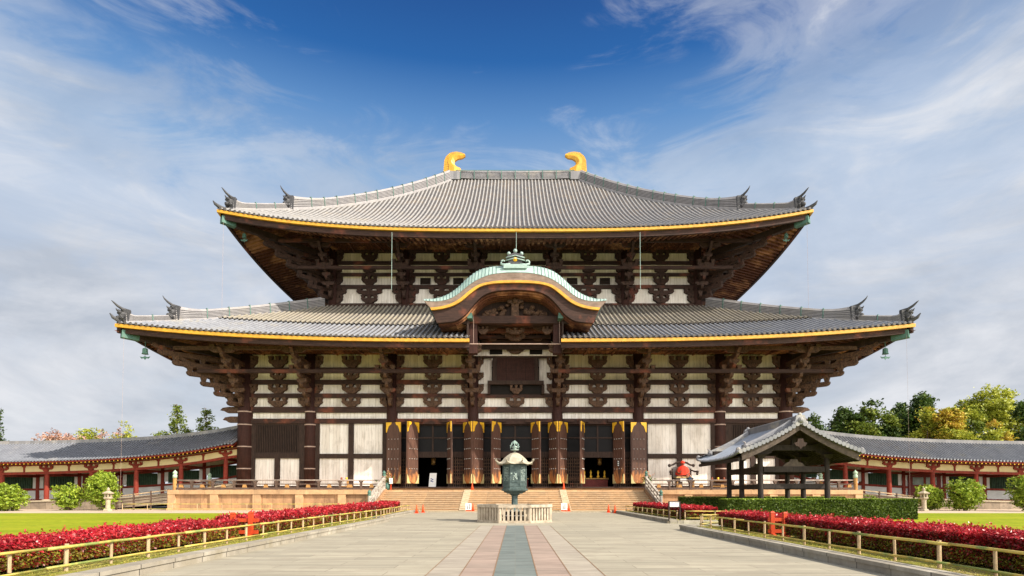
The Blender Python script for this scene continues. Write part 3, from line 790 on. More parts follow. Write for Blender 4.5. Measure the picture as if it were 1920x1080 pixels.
# ---------------------------------------------------------------- lower roof
LR = Roof(36.9, 33.35, 22.3, 18.6, 16.06, 23.6, .80, 1.4, 1.0, 3.0)
GAP = 4.25      # half width of the opening under the curved gable
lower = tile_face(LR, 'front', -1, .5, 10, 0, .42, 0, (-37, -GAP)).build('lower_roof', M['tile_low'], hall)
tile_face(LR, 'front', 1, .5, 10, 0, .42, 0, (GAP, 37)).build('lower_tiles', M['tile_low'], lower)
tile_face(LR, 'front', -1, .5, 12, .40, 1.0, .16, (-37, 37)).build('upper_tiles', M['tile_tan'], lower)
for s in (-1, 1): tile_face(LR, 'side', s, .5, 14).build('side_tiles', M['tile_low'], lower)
mb = MB(); vs = [LR.front(x, t, -.02)[:2] + (LR.front(x, t)[2],) for x, t in ((-36.9, 0), (36.9, 0), (22.3, 1), (-22.3, 1))]
vs = [(x, 2 * YC - y, z) for x, y, z in vs]; mb.add(vs, [(0, 1, 2, 3)]); mb.build('back_slope', M['tile_low'], lower)
for (xr_) in ((-37, -GAP), (GAP, 37)):
    strip_under(LR, 'front', 1, -.02, .30, -.42, -.12, 40, xr_).build('gold_fascia', M['gold'], lower)
    strip_under(LR, 'front', 1, .28, .56, -.90, -.425, 40, xr_).build('dark_fascia', M['beam'], lower)
    soffit_face(LR, 'front', 1, 4.2, -.72, .17, xr=xr_ if xr_[0] > 0 else xr_, off=.3).build('rafters', M['soffit'], lower)
for s in (-1, 1):
    strip_under(LR, 'side', s, -.02, .30, -.42, -.12, 40).build('gold_fascia', M['gold'], lower)
    strip_under(LR, 'side', s, .28, .56, -.90, -.425, 40).build('dark_fascia', M['beam'], lower)
    soffit_face(LR, 'side', s, 8.1, -.72, .17, off=.3).build('rafters', M['soffit'], lower)
# coffered ceiling between purlin and wall
def ceiling(y0, y1, xh, z, xr):
    mb = MB(); mb.box(xr[0], xr[1], y0, y1, z, z + .1)
    x = xr[0]
    while x < xr[1]: mb.box(x, x + .1, y0, y1, z - .1, z); x += .46
    yy = y0 + .4
    while yy < y1 - .1: mb.box(xr[0], xr[1], yy, yy + .1, z - .1, z - .003); yy += .46
    return mb
for xr_ in ((-28.5, -GAP), (GAP, 28.5)): ceiling(57.3, 62.1, 0, 16.45, xr_).build('coffered_ceiling', M['soffit'], lower)
for s in (-1, 1):     # bracing ribs seen against the ceiling
    for i in range(4, 7):
        xm = s * (HX[i] + HX[i + 1]) / 2
        for q in (-1.3, 1.3): mb = MB(); mb.beam((xm + q, 57.2, 15.95), (xm + q * 1.15, 61.9, 16.3), .14, .14); mb.build('ceiling_rib', M['soffit'], lower)
# corner beams (sumigi) with green copper ends
def corner_beam(roof, s, back, zoff, L):
    d = Vector((s, -1, 0)).normalized(); tip = Vector((s * roof.W0, YC - roof.D0, roof.z(0, 1)))
    mb = MB(); e = tip - d * .55 + Vector((0, 0, zoff)); q = e - d * L + Vector((0, 0, -.55 + back))
    mb.beam(q, e, .5, .65); o = mb.build('corner_beam', M['frame'], hall)
    mb = MB(); mb.beam(e - d * 1.3 + Vector((0, 0, -.08)), e + d * .12, .6, .72); mb.build('end_cap', M['verd'], o)
for s in (-1, 1): corner_beam(LR, s, .0, -1.0, 10.5)
for s in (-1, 1):
    hip_ridge(LR, s, .985, .235, 1.25, .95, .8); hip_ridge(LR, s, .245, .035, .55, .62, .65, .85)
    mb = MB(); p = Vector((s * 36.9, YC - 33.35, LR.z(0, 1))); d = Vector((s, -1, 0)).normalized()
    mb.tube([p - d * 1.2 + Vector((0, 0, .1)), p - d * .3 + Vector((0, 0, .18)), p + d * .25 + Vector((0, 0, .42)), p + d * .5 + Vector((0, 0, .75))], [.24, .22, .15, .04], 8)
    mb.ball((p.x - d.x * 1.3, p.y - d.y * 1.3, p.z + .35), .22, 8); mb.build('corner_tile', M['ogre'], lower)
mb = MB(); mb.box(-22.6, 22.6, YU - .95, YU - .45, 22.7, 23.75); mb.build('sill_ridge', M['frame'], lower)

# ---------------------------------------------------------------- upper storey
UX = HX[1:7]; UZ0 = 23.0; UZT = 30.8
def zu(y): return zat(y, YU)
mb = MB(); mb.box(-21.6, 21.6, 105.2, 105.5, UZ0, UZT); mb.build('plank_wall', M['planks'], hall)
for x in UX: col_parts(x, YU, UZT, UZ0, (.6, .55), False)
for s in (-1, 1):
    for k in range(1, 6): col_parts(s * 21.6, YU + 7.2 * k, UZT, UZ0, (.58, .54), False)
    mb = MB(); mb.box(s * 21.6 - .06, s * 21.6 + .06, YU, 105.2, UZ0, UZT); mb.build('plank_wall', M['planks_y'], hall)
UBL = [(491, 497), (513, 518.5), (535.5, 542), (570, 577)]
for i in range(5):
    x0, x1 = UX[i], UX[i + 1]
    mb = MB(); mb.box(x0, x1, YU + .02, YU + .12, UZ0, zu(522)); mb.build('plank_wall', M['planks'], hall)
    mb = MB(); mb.box(x0, x1, YU + .02, YU + .12, zu(522), UZT + .3); mb.build('cream_plank_wall', M['planks_hi'], hall)
    for bi, (a, b) in enumerate(UBL):
        mb = MB(); mb.box(x0 + .3, x1 - .3, YU - .26 - .005 * bi, YU + .04, zu(b), zu(a)); mb.build('tie_beam', M['beam'], hall)
    mb = MB(); mb.box(x0 + .3, x1 - .3, YU - .5, YU + .04, zu(475), zu(466)); mb.build('tie_beam', M['beam'], hall)
    xm = (x0 + x1) / 2
    for (pa, pb, wt) in ((491, 475, 1.9), (513, 505, 1.5), (535.5, 518.5, 1.8), (555.5, 542, 3.0), (570, 555.5, 1.9)):
        z0, z1 = zu(pa), zu(pb)
        bracket(xm, YU + .02, z0, wt, z1 - z0); hw = wt * .75
        bracket(x0 + .45, YU + .02, z0, hw, z1 - z0, 1); bracket(x1 - .45, YU + .02, z0, hw, z1 - z0, -1)
    if i in (1, 3):
        for q in (-.5, .5):
            xx = xm + q * 3.9; wmb = MB(); wmb.box(xx - .62, xx + .62, YU - .03, YU + .018, zu(533.5), zu(521)); wo_ = wmb.build('window', M['dark'], hall)
            wmb = MB()
            for r_ in range(4): zz_ = zu(533.5) + (zu(521) - zu(533.5)) * (r_ + .5) / 4; wmb.box(xx - .62, xx + .62, YU - .1, YU - .031, zz_ - .05, zz_ + .05)
            wmb.build('louvre', M['frame'], wo_)
US0 = eave_stack(24.5, 29.35, 4.7, 6, .30).build('eave_bracket', M['bracket_shade'], hall, world=False)
US0.location = (UX[0], YU - .4 - YC, 0)
for x in UX[1:]: copy_part(US0, (x, YU - .4 - YC, 0), 0, hall)
for s in (-1, 1):
    for k in range(6): copy_part(US0, (s * 22.0, YU + 7.2 * k - YC, 0), s * R(90), hall)
DU0 = eave_stack(24.5, 29.6, 8.0, 6, .5, 1.6, True).build('corner_bracket', M['bracket_shade'], hall, world=False)
DU0.location = (-21.8, YU - .2 - YC, 0); DU0.rotation_euler = (0, 0, R(-45)); copy_part(DU0, (21.8, YU - .2 - YC, 0), R(45), hall)
for (dy, z) in ((4.6, 29.42), (3.0, 27.02)):
    mb = MB(); mb.box(-21.6 - dy, 21.6 + dy, YU - .4 - dy - .17, YU - .4 - dy + .17, z, z + .34); mb.build('eave_purlin', M['beam'], hall)
    for s in (-1, 1):
        mb = MB(); mb.box(s * (22.0 + dy) - .17, s * (22.0 + dy) + .17, YU - dy, 106, z + .001, z + .341); mb.build('eave_purlin', M['beam'], hall)

# ---------------------------------------------------------------- upper roof
UR = Roof(30.9, 27.25, 9.7, .05, 29.14, 49.0, .67, 2.05, 1.0, 3.0)
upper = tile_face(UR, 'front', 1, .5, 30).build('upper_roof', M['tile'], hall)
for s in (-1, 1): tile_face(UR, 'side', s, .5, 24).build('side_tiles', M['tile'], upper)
mb = MB(); vs = [UR.front(x, t) for x, t in ((-30.9, 0), (30.9, 0), (9.7, 1), (-9.7, 1))]; mb.add([(x, 2 * YC - y, z) for x, y, z in vs], [(0, 1, 2, 3)]); mb.build('back_slope', M['tile'], upper)
strip_under(UR, 'front', 1, -.02, .30, -.40, -.12, 60).build('gold_fascia', M['gold'], upper)
strip_under(UR, 'front', 1, .28, .56, -.95, -.385, 60).build('dark_fascia', M['beam'], upper)
soffit_face(UR, 'front', 1, 5.0, -.75, .24, off=.3).build('rafters', M['soffit'], upper)
for s in (-1, 1):
    strip_under(UR, 'side', s, -.02, .30, -.40, -.12, 60).build('gold_fascia', M['gold'], upper)
    strip_under(UR, 'side', s, .28, .56, -.95, -.385, 60).build('dark_fascia', M['beam'], upper)
    soffit_face(UR, 'side', s, 9.0, -.75, .24, off=.3).build('rafters', M['soffit'], upper)
ceiling(64.3, 69.3, 0, 30.5, (-21.6, 21.6)).build('coffered_ceiling', M['soffit'], upper)
for i in range(5):
    xm = (UX[i] + UX[i + 1]) / 2
    for q in (-1.4, 1.4): mb = MB(); mb.beam((xm + q, 64.3, 29.7), (xm + q * 1.3, 69.0, 30.35), .14, .14); mb.build('ceiling_rib', M['soffit'], upper)
for s in (-1, 1): corner_beam(UR, s, .0, -1.05, 11.5)
for s in (-1, 1):
    hip_ridge(UR, s, 1.0, .235, 1.55, 1.05, .9, n=30); hip_ridge(UR, s, .245, .045, .7, .7, .7, .85)
    mb = MB(); p = Vector((s * 30.9, YC - 27.25, UR.z(0, 1))); d = Vector((s, -1, 0)).normalized()
    mb.tube([p - d * 1.2 + Vector((0, 0, .1)), p - d * .3 + Vector((0, 0, .18)), p + d * .2 + Vector((0, 0, .4)), p + d * .4 + Vector((0, 0, .65))], [.24, .22, .15, .04], 8)
    mb.ball((p.x - d.x * 1.4, p.y - d.y * 1.4, p.z + .35), .22, 8); mb.build('corner_tile', M['ogre'], upper)
# main ridge
path = []; sects = []
for i in range(21):
    x = -9.0 + 18.0 * i / 20; path.append((x, YC, 48.8 + .25 * (abs(x) / 9) ** 2.5)); L = []; Rr = []
    for q in range(6):
        z0, z1 = 1.25 * q / 6, 1.25 * (q + .6) / 6; w1 = .5 - .03 * q; L += [(-w1 * .88, z0), (-w1, z0 + .02), (-w1, z1)]; Rr += [(w1 * .88, z0), (w1, z0 + .02), (w1, z1)]
    sects.append(L + [(-.3, 1.27), (-.2, 1.42), (0, 1.48), (.2, 1.42), (.3, 1.27)] + list(reversed(Rr)))
mb = MB().sweep(path, sects, Vector((0, 1, 0))); ns_ = len(sects[0]); e1 = [i % 3 == 2 and i < 17 for i in range(ns_)]; e2 = [e1[ns_ - 2 - i] if 0 <= ns_ - 2 - i < ns_ else False for i in range(ns_)]
mb.mat2 = M['ridge_gap']; mb.mi = [1 if (e1[i] or e2[i]) else 0 for _ in range(20) for i in range(ns_)]
mb.build('main_ridge', M['ridge'], hall); mr = hall.children[-1]
for q in range(9):
    x = -8.2 + 16.4 * q / 8; mb = MB(); mb.box(x - .05, x + .05, YC - .58, YC - .5, 48.8, 50.15); mb.build('copper_strap', M['verd'], mr)
mb = MB(); mb.box(-8.9, 8.9, YC - .56, YC - .52, 50.08, 50.16); mb.build('copper_strap', M['verd'], mr)
# golden ridge-end ornaments (a curling fish tail with a finned back)
def shibi(s):
    # centre line from the base upwards, curling inwards; given for the left one (s=-1), mirrored for the right
    pts = [(843, 324), (843.5, 312), (845, 303), (850, 296), (858, 293), (866, 293.5), (872, 292)]
    outer = [(832, 325), (833, 312), (833.5, 303), (837, 295), (845, 288), (855, 286), (864, 287), (872, 290)]
    inner = [(865, 325), (864, 317), (857, 315), (852, 309), (853, 303), (859, 299), (867, 298), (873, 294)]
    def W(p): v = at(p[0], p[1], YC); return (v.x * s * -1, v.z)
    oo = [W(p) for p in outer]; ii = [W(p) for p in inner]
    def interp(a, n):
        out = []
        for k in range(n):
            f = k / (n - 1) * (len(a) - 1); i = min(int(f), len(a) - 2); g = f - i
            out.append((a[i][0] * (1 - g) + a[i + 1][0] * g, a[i][1] * (1 - g) + a[i + 1][1] * g))
        return out
    n = 24; oo = interp(oo, n); ii = interp(ii, n); mb = MB(); vs = []; fs = []
    for k in range(n):
        th = .62 * (1 - .55 * k / n)
        ox, oz = oo[k]; ix, iz = ii[k]
        mx_, mz_ = ox * .7 + ix * .3, oz * .7 + iz * .3
        for (x, z, y) in ((ix, iz, -th * .5), (mx_ * .55 + ix * .45, mz_ * .55 + iz * .45, -th), (mx_, mz_, -th * .85), (mx_, mz_, th * .85), (mx_ * .55 + ix * .45, mz_ * .55 + iz * .45, th), (ix, iz, th * .5)): vs.append((x, YC + y, z))
    for k in range(n - 1):
        for q in range(6): fs.append((k * 6 + q, k * 6 + (q + 1) % 6, k * 6 + 6 + (q + 1) % 6, k * 6 + 6 + q))
    fs += [(5, 4, 3, 2, 1, 0), tuple((n - 1) * 6 + q for q in range(6))]
    mb.add(vs, fs); o = mb.build('ridge_ornament', M['gold'], hall)
    mb = MB()
    for k in range(n - 1):     # fin plates along the back
        a, b = oo[k], oo[k + 1]; c, e = [(oo[j][0] * .7 + ii[j][0] * .3, oo[j][1] * .7 + ii[j][1] * .3) for j in (k, k + 1)]
        g = .82
        b2 = (a[0] + (b[0] - a[0]) * g, a[1] + (b[1] - a[1]) * g); e2 = (c[0] + (e[0] - c[0]) * g, c[1] + (e[1] - c[1]) * g)
        th = .42 * (1 - .5 * k / n); mb.prismY([a, b2, e2, c], YC - th, YC + th)
    mb.build('fin', M['gold'], o)
    mb = MB(); xb = s * 9.25; mb.box(xb - .95, xb + .95, YC - .7, YC + .7, 48.7, 49.95); mb.build('base', M['ridge'], o)
shibi(-1); shibi(1)
# lightning cables
for (x, y0, z0, z1) in ((xat(734.5, 500, 59.9), 59.9, 28.6, 22.6), (xat(1200.5, 500, 59.9), 59.9, 28.6, 22.6), (xat(968, 440, 59.9), 59.9, 28.6, 26.6)):
    mb = MB(); mb.tube([(x, y0, z0), (x, y0, z1)], .022, 5); mb.build('cable', M['copper'], hall)
for s in (-1, 1):
    mb = MB(); mb.tube([(s * 36.2, 54.0, 16.3), (s * 36.2, 54.0, 0.0)], .007, 4); mb.build('cable', M['iron'], hall); mb = MB(); mb.tube([(s * 30.3, 60.2, 29.8), (s * 30.3, 60.2, 19.0)], .009, 4); mb.build('cable', M['iron'], hall)
# ================================================================ CURVED GABLE OVER THE ENTRANCE (karahafu)
YG = 53.4
gable = bpy.data.objects.new('entrance_gable', None); col.objects.link(gable); gable.parent = hall; gable.location = (0, YG - YC, 0)
def curve(pts):      # half outline in photo px (dx from centre 968, y) -> metres, mirrored later
    return [(-(dx) / F * YG, zat(y, YG)) for dx, y in pts]
def smooth(pts, n=26):
    out = []; m = len(pts)
    for k in range(n + 1):
        f = k / n * (m - 1); i = min(int(f), m - 2); t = f - i
        p0, p1, p2, p3 = pts[max(i - 1, 0)], pts[i], pts[i + 1], pts[min(i + 2, m - 1)]
        out.append(tuple(.5 * ((2 * p1[a]) + (-p0[a] + p2[a]) * t + (2 * p0[a] - 5 * p1[a] + 4 * p2[a] - p3[a]) * t * t + (-p0[a] + 3 * p1[a] - 3 * p2[a] + p3[a]) * t ** 3) for a in (0, 1)))
    return out
top  = curve([(170, 565), (150, 565), (128, 560.5), (108, 549), (90, 533.5), (70, 519), (48, 510), (25, 507), (0, 506)])
topf = curve([(172, 565.5), (151, 567), (129, 564), (110, 555), (93, 541), (73, 527.5), (50, 518), (25, 514), (0, 513)])
gt   = curve([(160, 579), (141, 577), (121, 571.5), (104, 562), (87, 548), (68, 536), (46, 530.5), (24, 528.5), (0, 528)])
gb   = curve([(158, 583.5), (140, 581.5), (119, 576), (101, 566.5), (84, 552.5), (66, 540), (46, 534.8), (24, 533), (0, 532.5)])
bb   = curve([(148, 606), (132, 605), (112, 602), (94, 590), (78, 571), (62, 556), (44, 548), (22, 545), (0, 544)])
def full(c): s_ = smooth(c); return s_ + [(-x, z) for x, z in reversed(s_[:-1])]
def band(a, b, y0, y1, mat, name, par=gable, sm=False):
    A, B = full(a), full(b); n = len(A); vs = []; fs = []
    for (xa, za), (xb, zb_) in zip(A, B): vs += [(xa, y0, za), (xb, y0, zb_), (xb, y1, zb_), (xa, y1, za)]
    for i in range(n - 1):
        for k in range(4): fs.append((i * 4 + k, i * 4 + (k + 1) % 4, i * 4 + 4 + (k + 1) % 4, i * 4 + 4 + k))
    fs += [(0, 1, 2, 3), ((n - 1) * 4 + 3, (n - 1) * 4 + 2, (n - 1) * 4 + 1, (n - 1) * 4)]
    return MB().add(vs, fs).build(name, mat, par)
M['shingle'] = wood('layered_bark_edge', (.17, .12, .09), (.27, .2, .16), (.6, 3, 3))
band(topf, gt, YG - .25, YG + .3, M['shingle'], 'layered_edge')
band(gt, gb, YG - .38, YG + .3, M['gold'], 'gold_band')
band(gb, bb, YG - .15, YG + .3, M['beam'], 'bargeboard')
# copper roof rising behind the rounded front edge and running back to the upper wall, with standing seams
YT = YG + 1.3
def curve_at(pts, Y): return [(-(dx) / F * Y, zat(y, Y)) for dx, y in pts]
tp = [(172, 563.5), (150, 562), (128, 554), (108, 540), (90, 522.5), (70, 508), (48, 501.5), (25, 499.5), (0, 499)]
topr = curve_at(tp, YT)
def lerp(a, b, f): return [(p[0] * (1 - f) + q[0] * f, p[1] * (1 - f) + q[1] * f) for p, q in zip(a, b)]
FA, FB = full(topf), full(topr)
rowsr = [(YG - .27, FA, 0), (YG + .1, lerp(FA, FB, .45), 0), (YG + .6, lerp(FA, FB, .80), 0), (YT, FB, 0), (56.5, FB, .35), (60, FB, .5), (YU, FB, .8)]
vs = []; fs = []
for (y, c_, dz) in rowsr:
    for (x, z) in c_: vs.append((x, y, z + .02 + dz * .3))
n = len(FA)
for j in range(len(rowsr) - 1):
    for i in range(n - 1): fs.append((j * n + i, j * n + i + 1, (j + 1) * n + i + 1, (j + 1) * n + i))
cr = MB().add(vs, fs).build('copper_roof', M['copper'], gable, True)
M['seam'] = plain('dark_copper_seam', (.16, .26, .24), (.1, .17, .16))
def along(c, f):
    f *= len(c) - 1; i = min(int(f), len(c) - 2); g = f - i
    return (c[i][0] * (1 - g) + c[i + 1][0] * g, c[i][1] * (1 - g) + c[i + 1][1] * g)
for s in (-1, 1):
  mb = MB()
  for k in range(1, 56):
    f = k / 56; p = along(FA, f)
    if p[0] * s < 1.4: continue
    mb.tube([(along(c_, f)[0], y, along(c_, f)[1] + .05 + dz * .3) for (y, c_, dz) in rowsr[:5]], .03, 4)
  mb.build('seam', M['seam'], cr)
# deep underside of the gable with curved ribs
ub = curve([(146, 607), (130, 606.5), (111, 603.5), (93, 592), (77, 573), (61, 558), (43, 550.5), (21, 547.5), (0, 546.5)])
band(curve([(146, 604), (130, 603), (111, 599), (93, 587), (77, 568), (61, 553), (43, 545.5), (21, 542.5), (0, 541.5)]), ub, YG + .31, YU - .4, M['soffit'], 'vaulted_soffit')
mb = MB(); C = full(ub)
for y in np.arange(YG + .7, 60, .55):
    pts = [(x, y, z - .02) for x, z in C[6:-6]]; mb.tube(pts, .10, 5)
mb.build('vault_rib', M['soffit'], gable)
# finial on the crown
fy = YG + .25
def gx(px): return (px - 968) / F * fy
def gz(py): return zat(py, fy)
mb = MB(); mb.box(gx(946), gx(990), fy - .45, fy + .45, gz(506), gz(500)); mb.box(gx(948), gx(988), fy - .38, fy + .38, gz(500), gz(498)); fin = mb.build('crown_finial', M['copper'], gable)
mb = MB()
mb.prismY([(gx(953), gz(497)), (gx(983), gz(497)), (gx(980), gz(489)), (gx(984), gz(483)), (gx(981), gz(479)), (gx(968), gz(475)), (gx(955), gz(479)), (gx(952), gz(483)), (gx(956), gz(489))], fy - .22, fy + .22)
mb.build('body', M['ogre'], fin)
mb = MB()
for q in (485, 490):
    mb.prismY([(gx(950), gz(q)), (gx(968), gz(q - 4.5)), (gx(986), gz(q)), (gx(986), gz(q + 1.4)), (gx(968), gz(q - 3)), (gx(950), gz(q + 1.4))], fy - .34, fy - .2)
for s in (-1, 1):
    pts = []
    for k in range(16):
        a = k / 15 * 5.2; r = (1 - k / 19) * .38; cx_, cz_ = s * (gx(968 + 22)), gz(492.5)
        pts.append((cx_ - s * r * math.cos(a + .6), fy - .15, cz_ - r * math.sin(a + .6) * .9))
    mb.tube(pts, .085, 6)
    mb.tube([(s * .45, fy - .15, gz(496)), (s * .95, fy - .15, gz(497.5)), (s * 1.35, fy - .15, gz(496))], .1, 6)
    mb.ball((gx(968 + s * 12), fy, gz(475.5)), .17, 10); mb.tube([(gx(968 + s * 12), fy, gz(482)), (gx(968 + s * 12), fy, gz(476))], .08, 6)
mb.ball((gx(968), fy, gz(470.5)), .19, 10); mb.tube([(0, fy, gz(480)), (0, fy, gz(471))], .09, 6)
mb.build('scroll', M['copper'], fin, True)
mb = MB(); mb.lathe([(.0, -.06), (.2, -.06), (.22, 0), (.16, .05), (.07, .06), (.07, .12), (.0, .12)], 0, 0, 16)
mb.v = [(x, fy - .24 - z, gz(488) + y) for x, y, z in mb.v]; mb.build('gilt_disc', M['gilt'], fin, True)
# tympanum with carved figures
Yt = 55.0
def tx(px): return (px - 968) / F * Yt
def tz(py): return zat(py, Yt)
mb = MB(); L = [(-x * 1.0, z - .1) for x, z in full(ub)]
L2 = [(x * (Yt / YG), z) for x, z in full(ub) if abs(x) < 3.9]
mb.prismY([(L2[0][0], tz(592))] + L2 + [(L2[-1][0], tz(592))], Yt + .9, Yt + 1.1); mb.build('tympanum', M['frame'], gable)
mb = MB()
mb.prismY([(tx(955), tz(560)), (tx(981), tz(560)), (tx(984), tz(564)), (tx(975), tz(568)), (tx(975), tz(590)), (tx(979), tz(592)), (tx(957), tz(592)), (tx(961), tz(590)), (tx(961), tz(568)), (tx(952), tz(564))], Yt + .2, Yt + .6)
mb.ball((0, Yt + .2, tz(563)), .3, 10); mb.build('king_post', M['bracket'], gable)
random.seed(3)
for s in (-1, 1):
    mb = MB()
    for k in range(26):
        f = random.random(); x = .55 + 2.5 * f; hmax = (1 - f) * 1.15 + .15
        z = tz(591) + .12 + random.random() * hmax; r = random.uniform(.11, .24)
        mb.ball((s * x, Yt + .55 + random.uniform(-.1, .1), z), r, 8, (1.3, .7, 1))
    mb.build('carving', M['bracket'], gable, True)
# great cross beam and the shaded porch structure below
def pb(x0, x1, y0, y1, pz0, pz1, Yr=None):
    mb = MB(); Yr = Yr if Yr else y0; mb.box(x0, x1, y0, y1, zat(pz0, Yr), zat(pz1, Yr)); return mb
pb(-4.3, 4.3, 55.0, 55.8, 606, 592).build('great_cross_beam', M['beam'], gable)
for s in (-1, 1):
    mb = pb(*sorted((s * 3.6, s * 4.35)), 55.15, 56.0, 662, 606); mb.build('porch_post', M['column'], gable)
    mb = MB(); mb.box(min(s * 4.0, s * 4.45), max(s * 4.0, s * 4.45), 53.9, 55.0, zat(597, 54), zat(587, 54)); mb.build('copper_fitting', M['verd'], gable)
    mb = MB(); mb.box(min(s * 4.3, s * 7.0), max(s * 4.3, s * 7.0), 54.4, 54.9, zat(607, 54.5), zat(600, 54.5)); mb.build('side_beam', M['frame'], gable)
    mb = MB(); mb.box(min(s * 4.36, s * 4.5), max(s * 4.36, s * 4.5), 54.3, 61.8, 15.0, 17.6); mb.build('side_board', M['frame'], gable)
for k, (a, b, yy) in enumerate(((612, 606.5, 56.5), (623, 616, 57.5), (634, 628, 58.5))):
    pb(-3.6, 3.6, yy, yy + .4, a, b).build('porch_beam', M['soffit' if k == 1 else 'beam'], gable)
mb = MB(); mb.box(-3.7, 3.7, 60.2, 60.35, zat(655, 60.2), zat(606, 60.2)); mb.build('porch_wall', M['frame'], gable)
pb(-3.4, 3.4, 59.5, 60.2, 645, 640, 60).build('porch_beam', M['beam'], gable)
random.seed(5)
for (xx, yy, pz, w_, h_) in [(s * a, y, p, w2, h2) for s in (-1, 1) for (a, y, p, w2, h2) in ((1.0, 58.2, 628, 1.5, .6), (2.5, 57.3, 622, 1.5, .7), (3.1, 56.4, 628, 1.0, .7), (2.3, 59.3, 640, 1.3, .7))] + [(0, 58.2, 640, 2.0, .8), (0, 57.0, 628, 1.8, .6)]:
    z = zat(pz, yy); mb = bracket_mesh(w_, h_, 0, .4); mb.move(xx, yy, z); mb.build('porch_bracket', M['bracket'], gable)
# arched dark openings and white boards under the porch
mb = MB(); mb.box(xat(888, 650, 61), xat(1046, 650, 61), 61.15, 61.25, zat(667, 61.1), zat(640, 61.1)); mb.build('plank_wall', M['planks'], gable)
for px in (930, 1005):
    x = xat(px, 650, 61); z0, z1 = zat(664, 61), zat(640, 61); r = .66; mb = MB()
    mb.prismY([(x - r, z0), (x + r, z0), (x + r, z1 - r * .8)] + [(x + r * math.cos(a), z1 - r * .8 + r * math.sin(a)) for a in np.linspace(.2, math.pi - .2, 8)] + [(x - r, z1 - r * .8)], 61.08, 61.14)
    mb.build('arched_opening', M['dark'], gable)
z0, z1 = zat(664, 61), zat(648, 61); mb = bracket_mesh(1.9, z1 - z0, 0, .3); mb.move(0, 61.05, z0); mb.build('porch_bracket', M['bracket'], gable)
# viewing window with shutters
def wx(px): return (px - 966) / F * 61.3
def wz(py): return zat(py, 61.3)
mb = MB(); mb.box(wx(906), wx(1026), 61.2, 61.6, wz(671), wz(665)); mb.box(wx(914), wx(1020), 61.15, 61.6, wz(721), wz(714)); mb.box(wx(923), wx(931), 61.3, 61.6, wz(714), wz(671)); mb.box(wx(1003), wx(1010), 61.3, 61.6, wz(714), wz(671))
vw = mb.build('viewing_window', M['frame'], gable)
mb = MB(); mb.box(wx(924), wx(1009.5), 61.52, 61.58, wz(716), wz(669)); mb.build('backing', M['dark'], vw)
for (a, b) in ((931.5, 949), (949.6, 967.4), (968, 985.5), (986, 1002.5)):
    mb = MB(); mb.box(wx(a), wx(b), 61.42, 61.5, wz(714), wz(671))
    for k in range(1, 4): x = wx(a) + (wx(b) - wx(a)) * k / 4; mb.box(x - .02, x + .02, 61.38, 61.42, wz(714), wz(671))
    for k in range(1, 6): z = wz(714) + (wz(671) - wz(714)) * k / 6; mb.box(wx(a), wx(b), 61.39, 61.42, z - .025, z + .025)
    mb.box(wx(a), wx(b), 61.36, 61.385, wz(673), wz(671)); mb.box(wx(a), wx(b), 61.36, 61.385, wz(714), wz(712)); mb.build('shutter', M['column'], vw)
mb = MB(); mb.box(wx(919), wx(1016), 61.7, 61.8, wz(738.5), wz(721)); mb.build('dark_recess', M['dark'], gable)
mb = MB(); mb.box(wx(914), wx(919), 61.3, 61.9, wz(738.5), wz(721)); mb.build('recess_jamb', M['frame'], gable); mb = MB(); mb.box(wx(1016), wx(1021), 61.3, 61.9, wz(738.5), wz(721)); mb.build('recess_jamb', M['frame'], gable)
h = wz(721.5) - wz(738); mb = bracket_mesh(1.3, h, 0, .25); mb.move(wx(968), 61.6, wz(738)); mb.build('porch_bracket', M['bracket'], gable)
# thin pale rod across the porch opening on two hangers
mb = MB(); yy = 54.6; mb.tube([(xat(877, 645, yy), yy, zat(645, yy)), (xat(1060, 645, yy), yy, zat(645, yy))], .05, 6)
for px in (888, 1049): mb.tube([(xat(px, 600, yy), yy, zat(592, yy)), (xat(px, 600, yy), yy, zat(645, yy))], .018, 5)
mb.build('hanging_rod', M['iron'], gable)

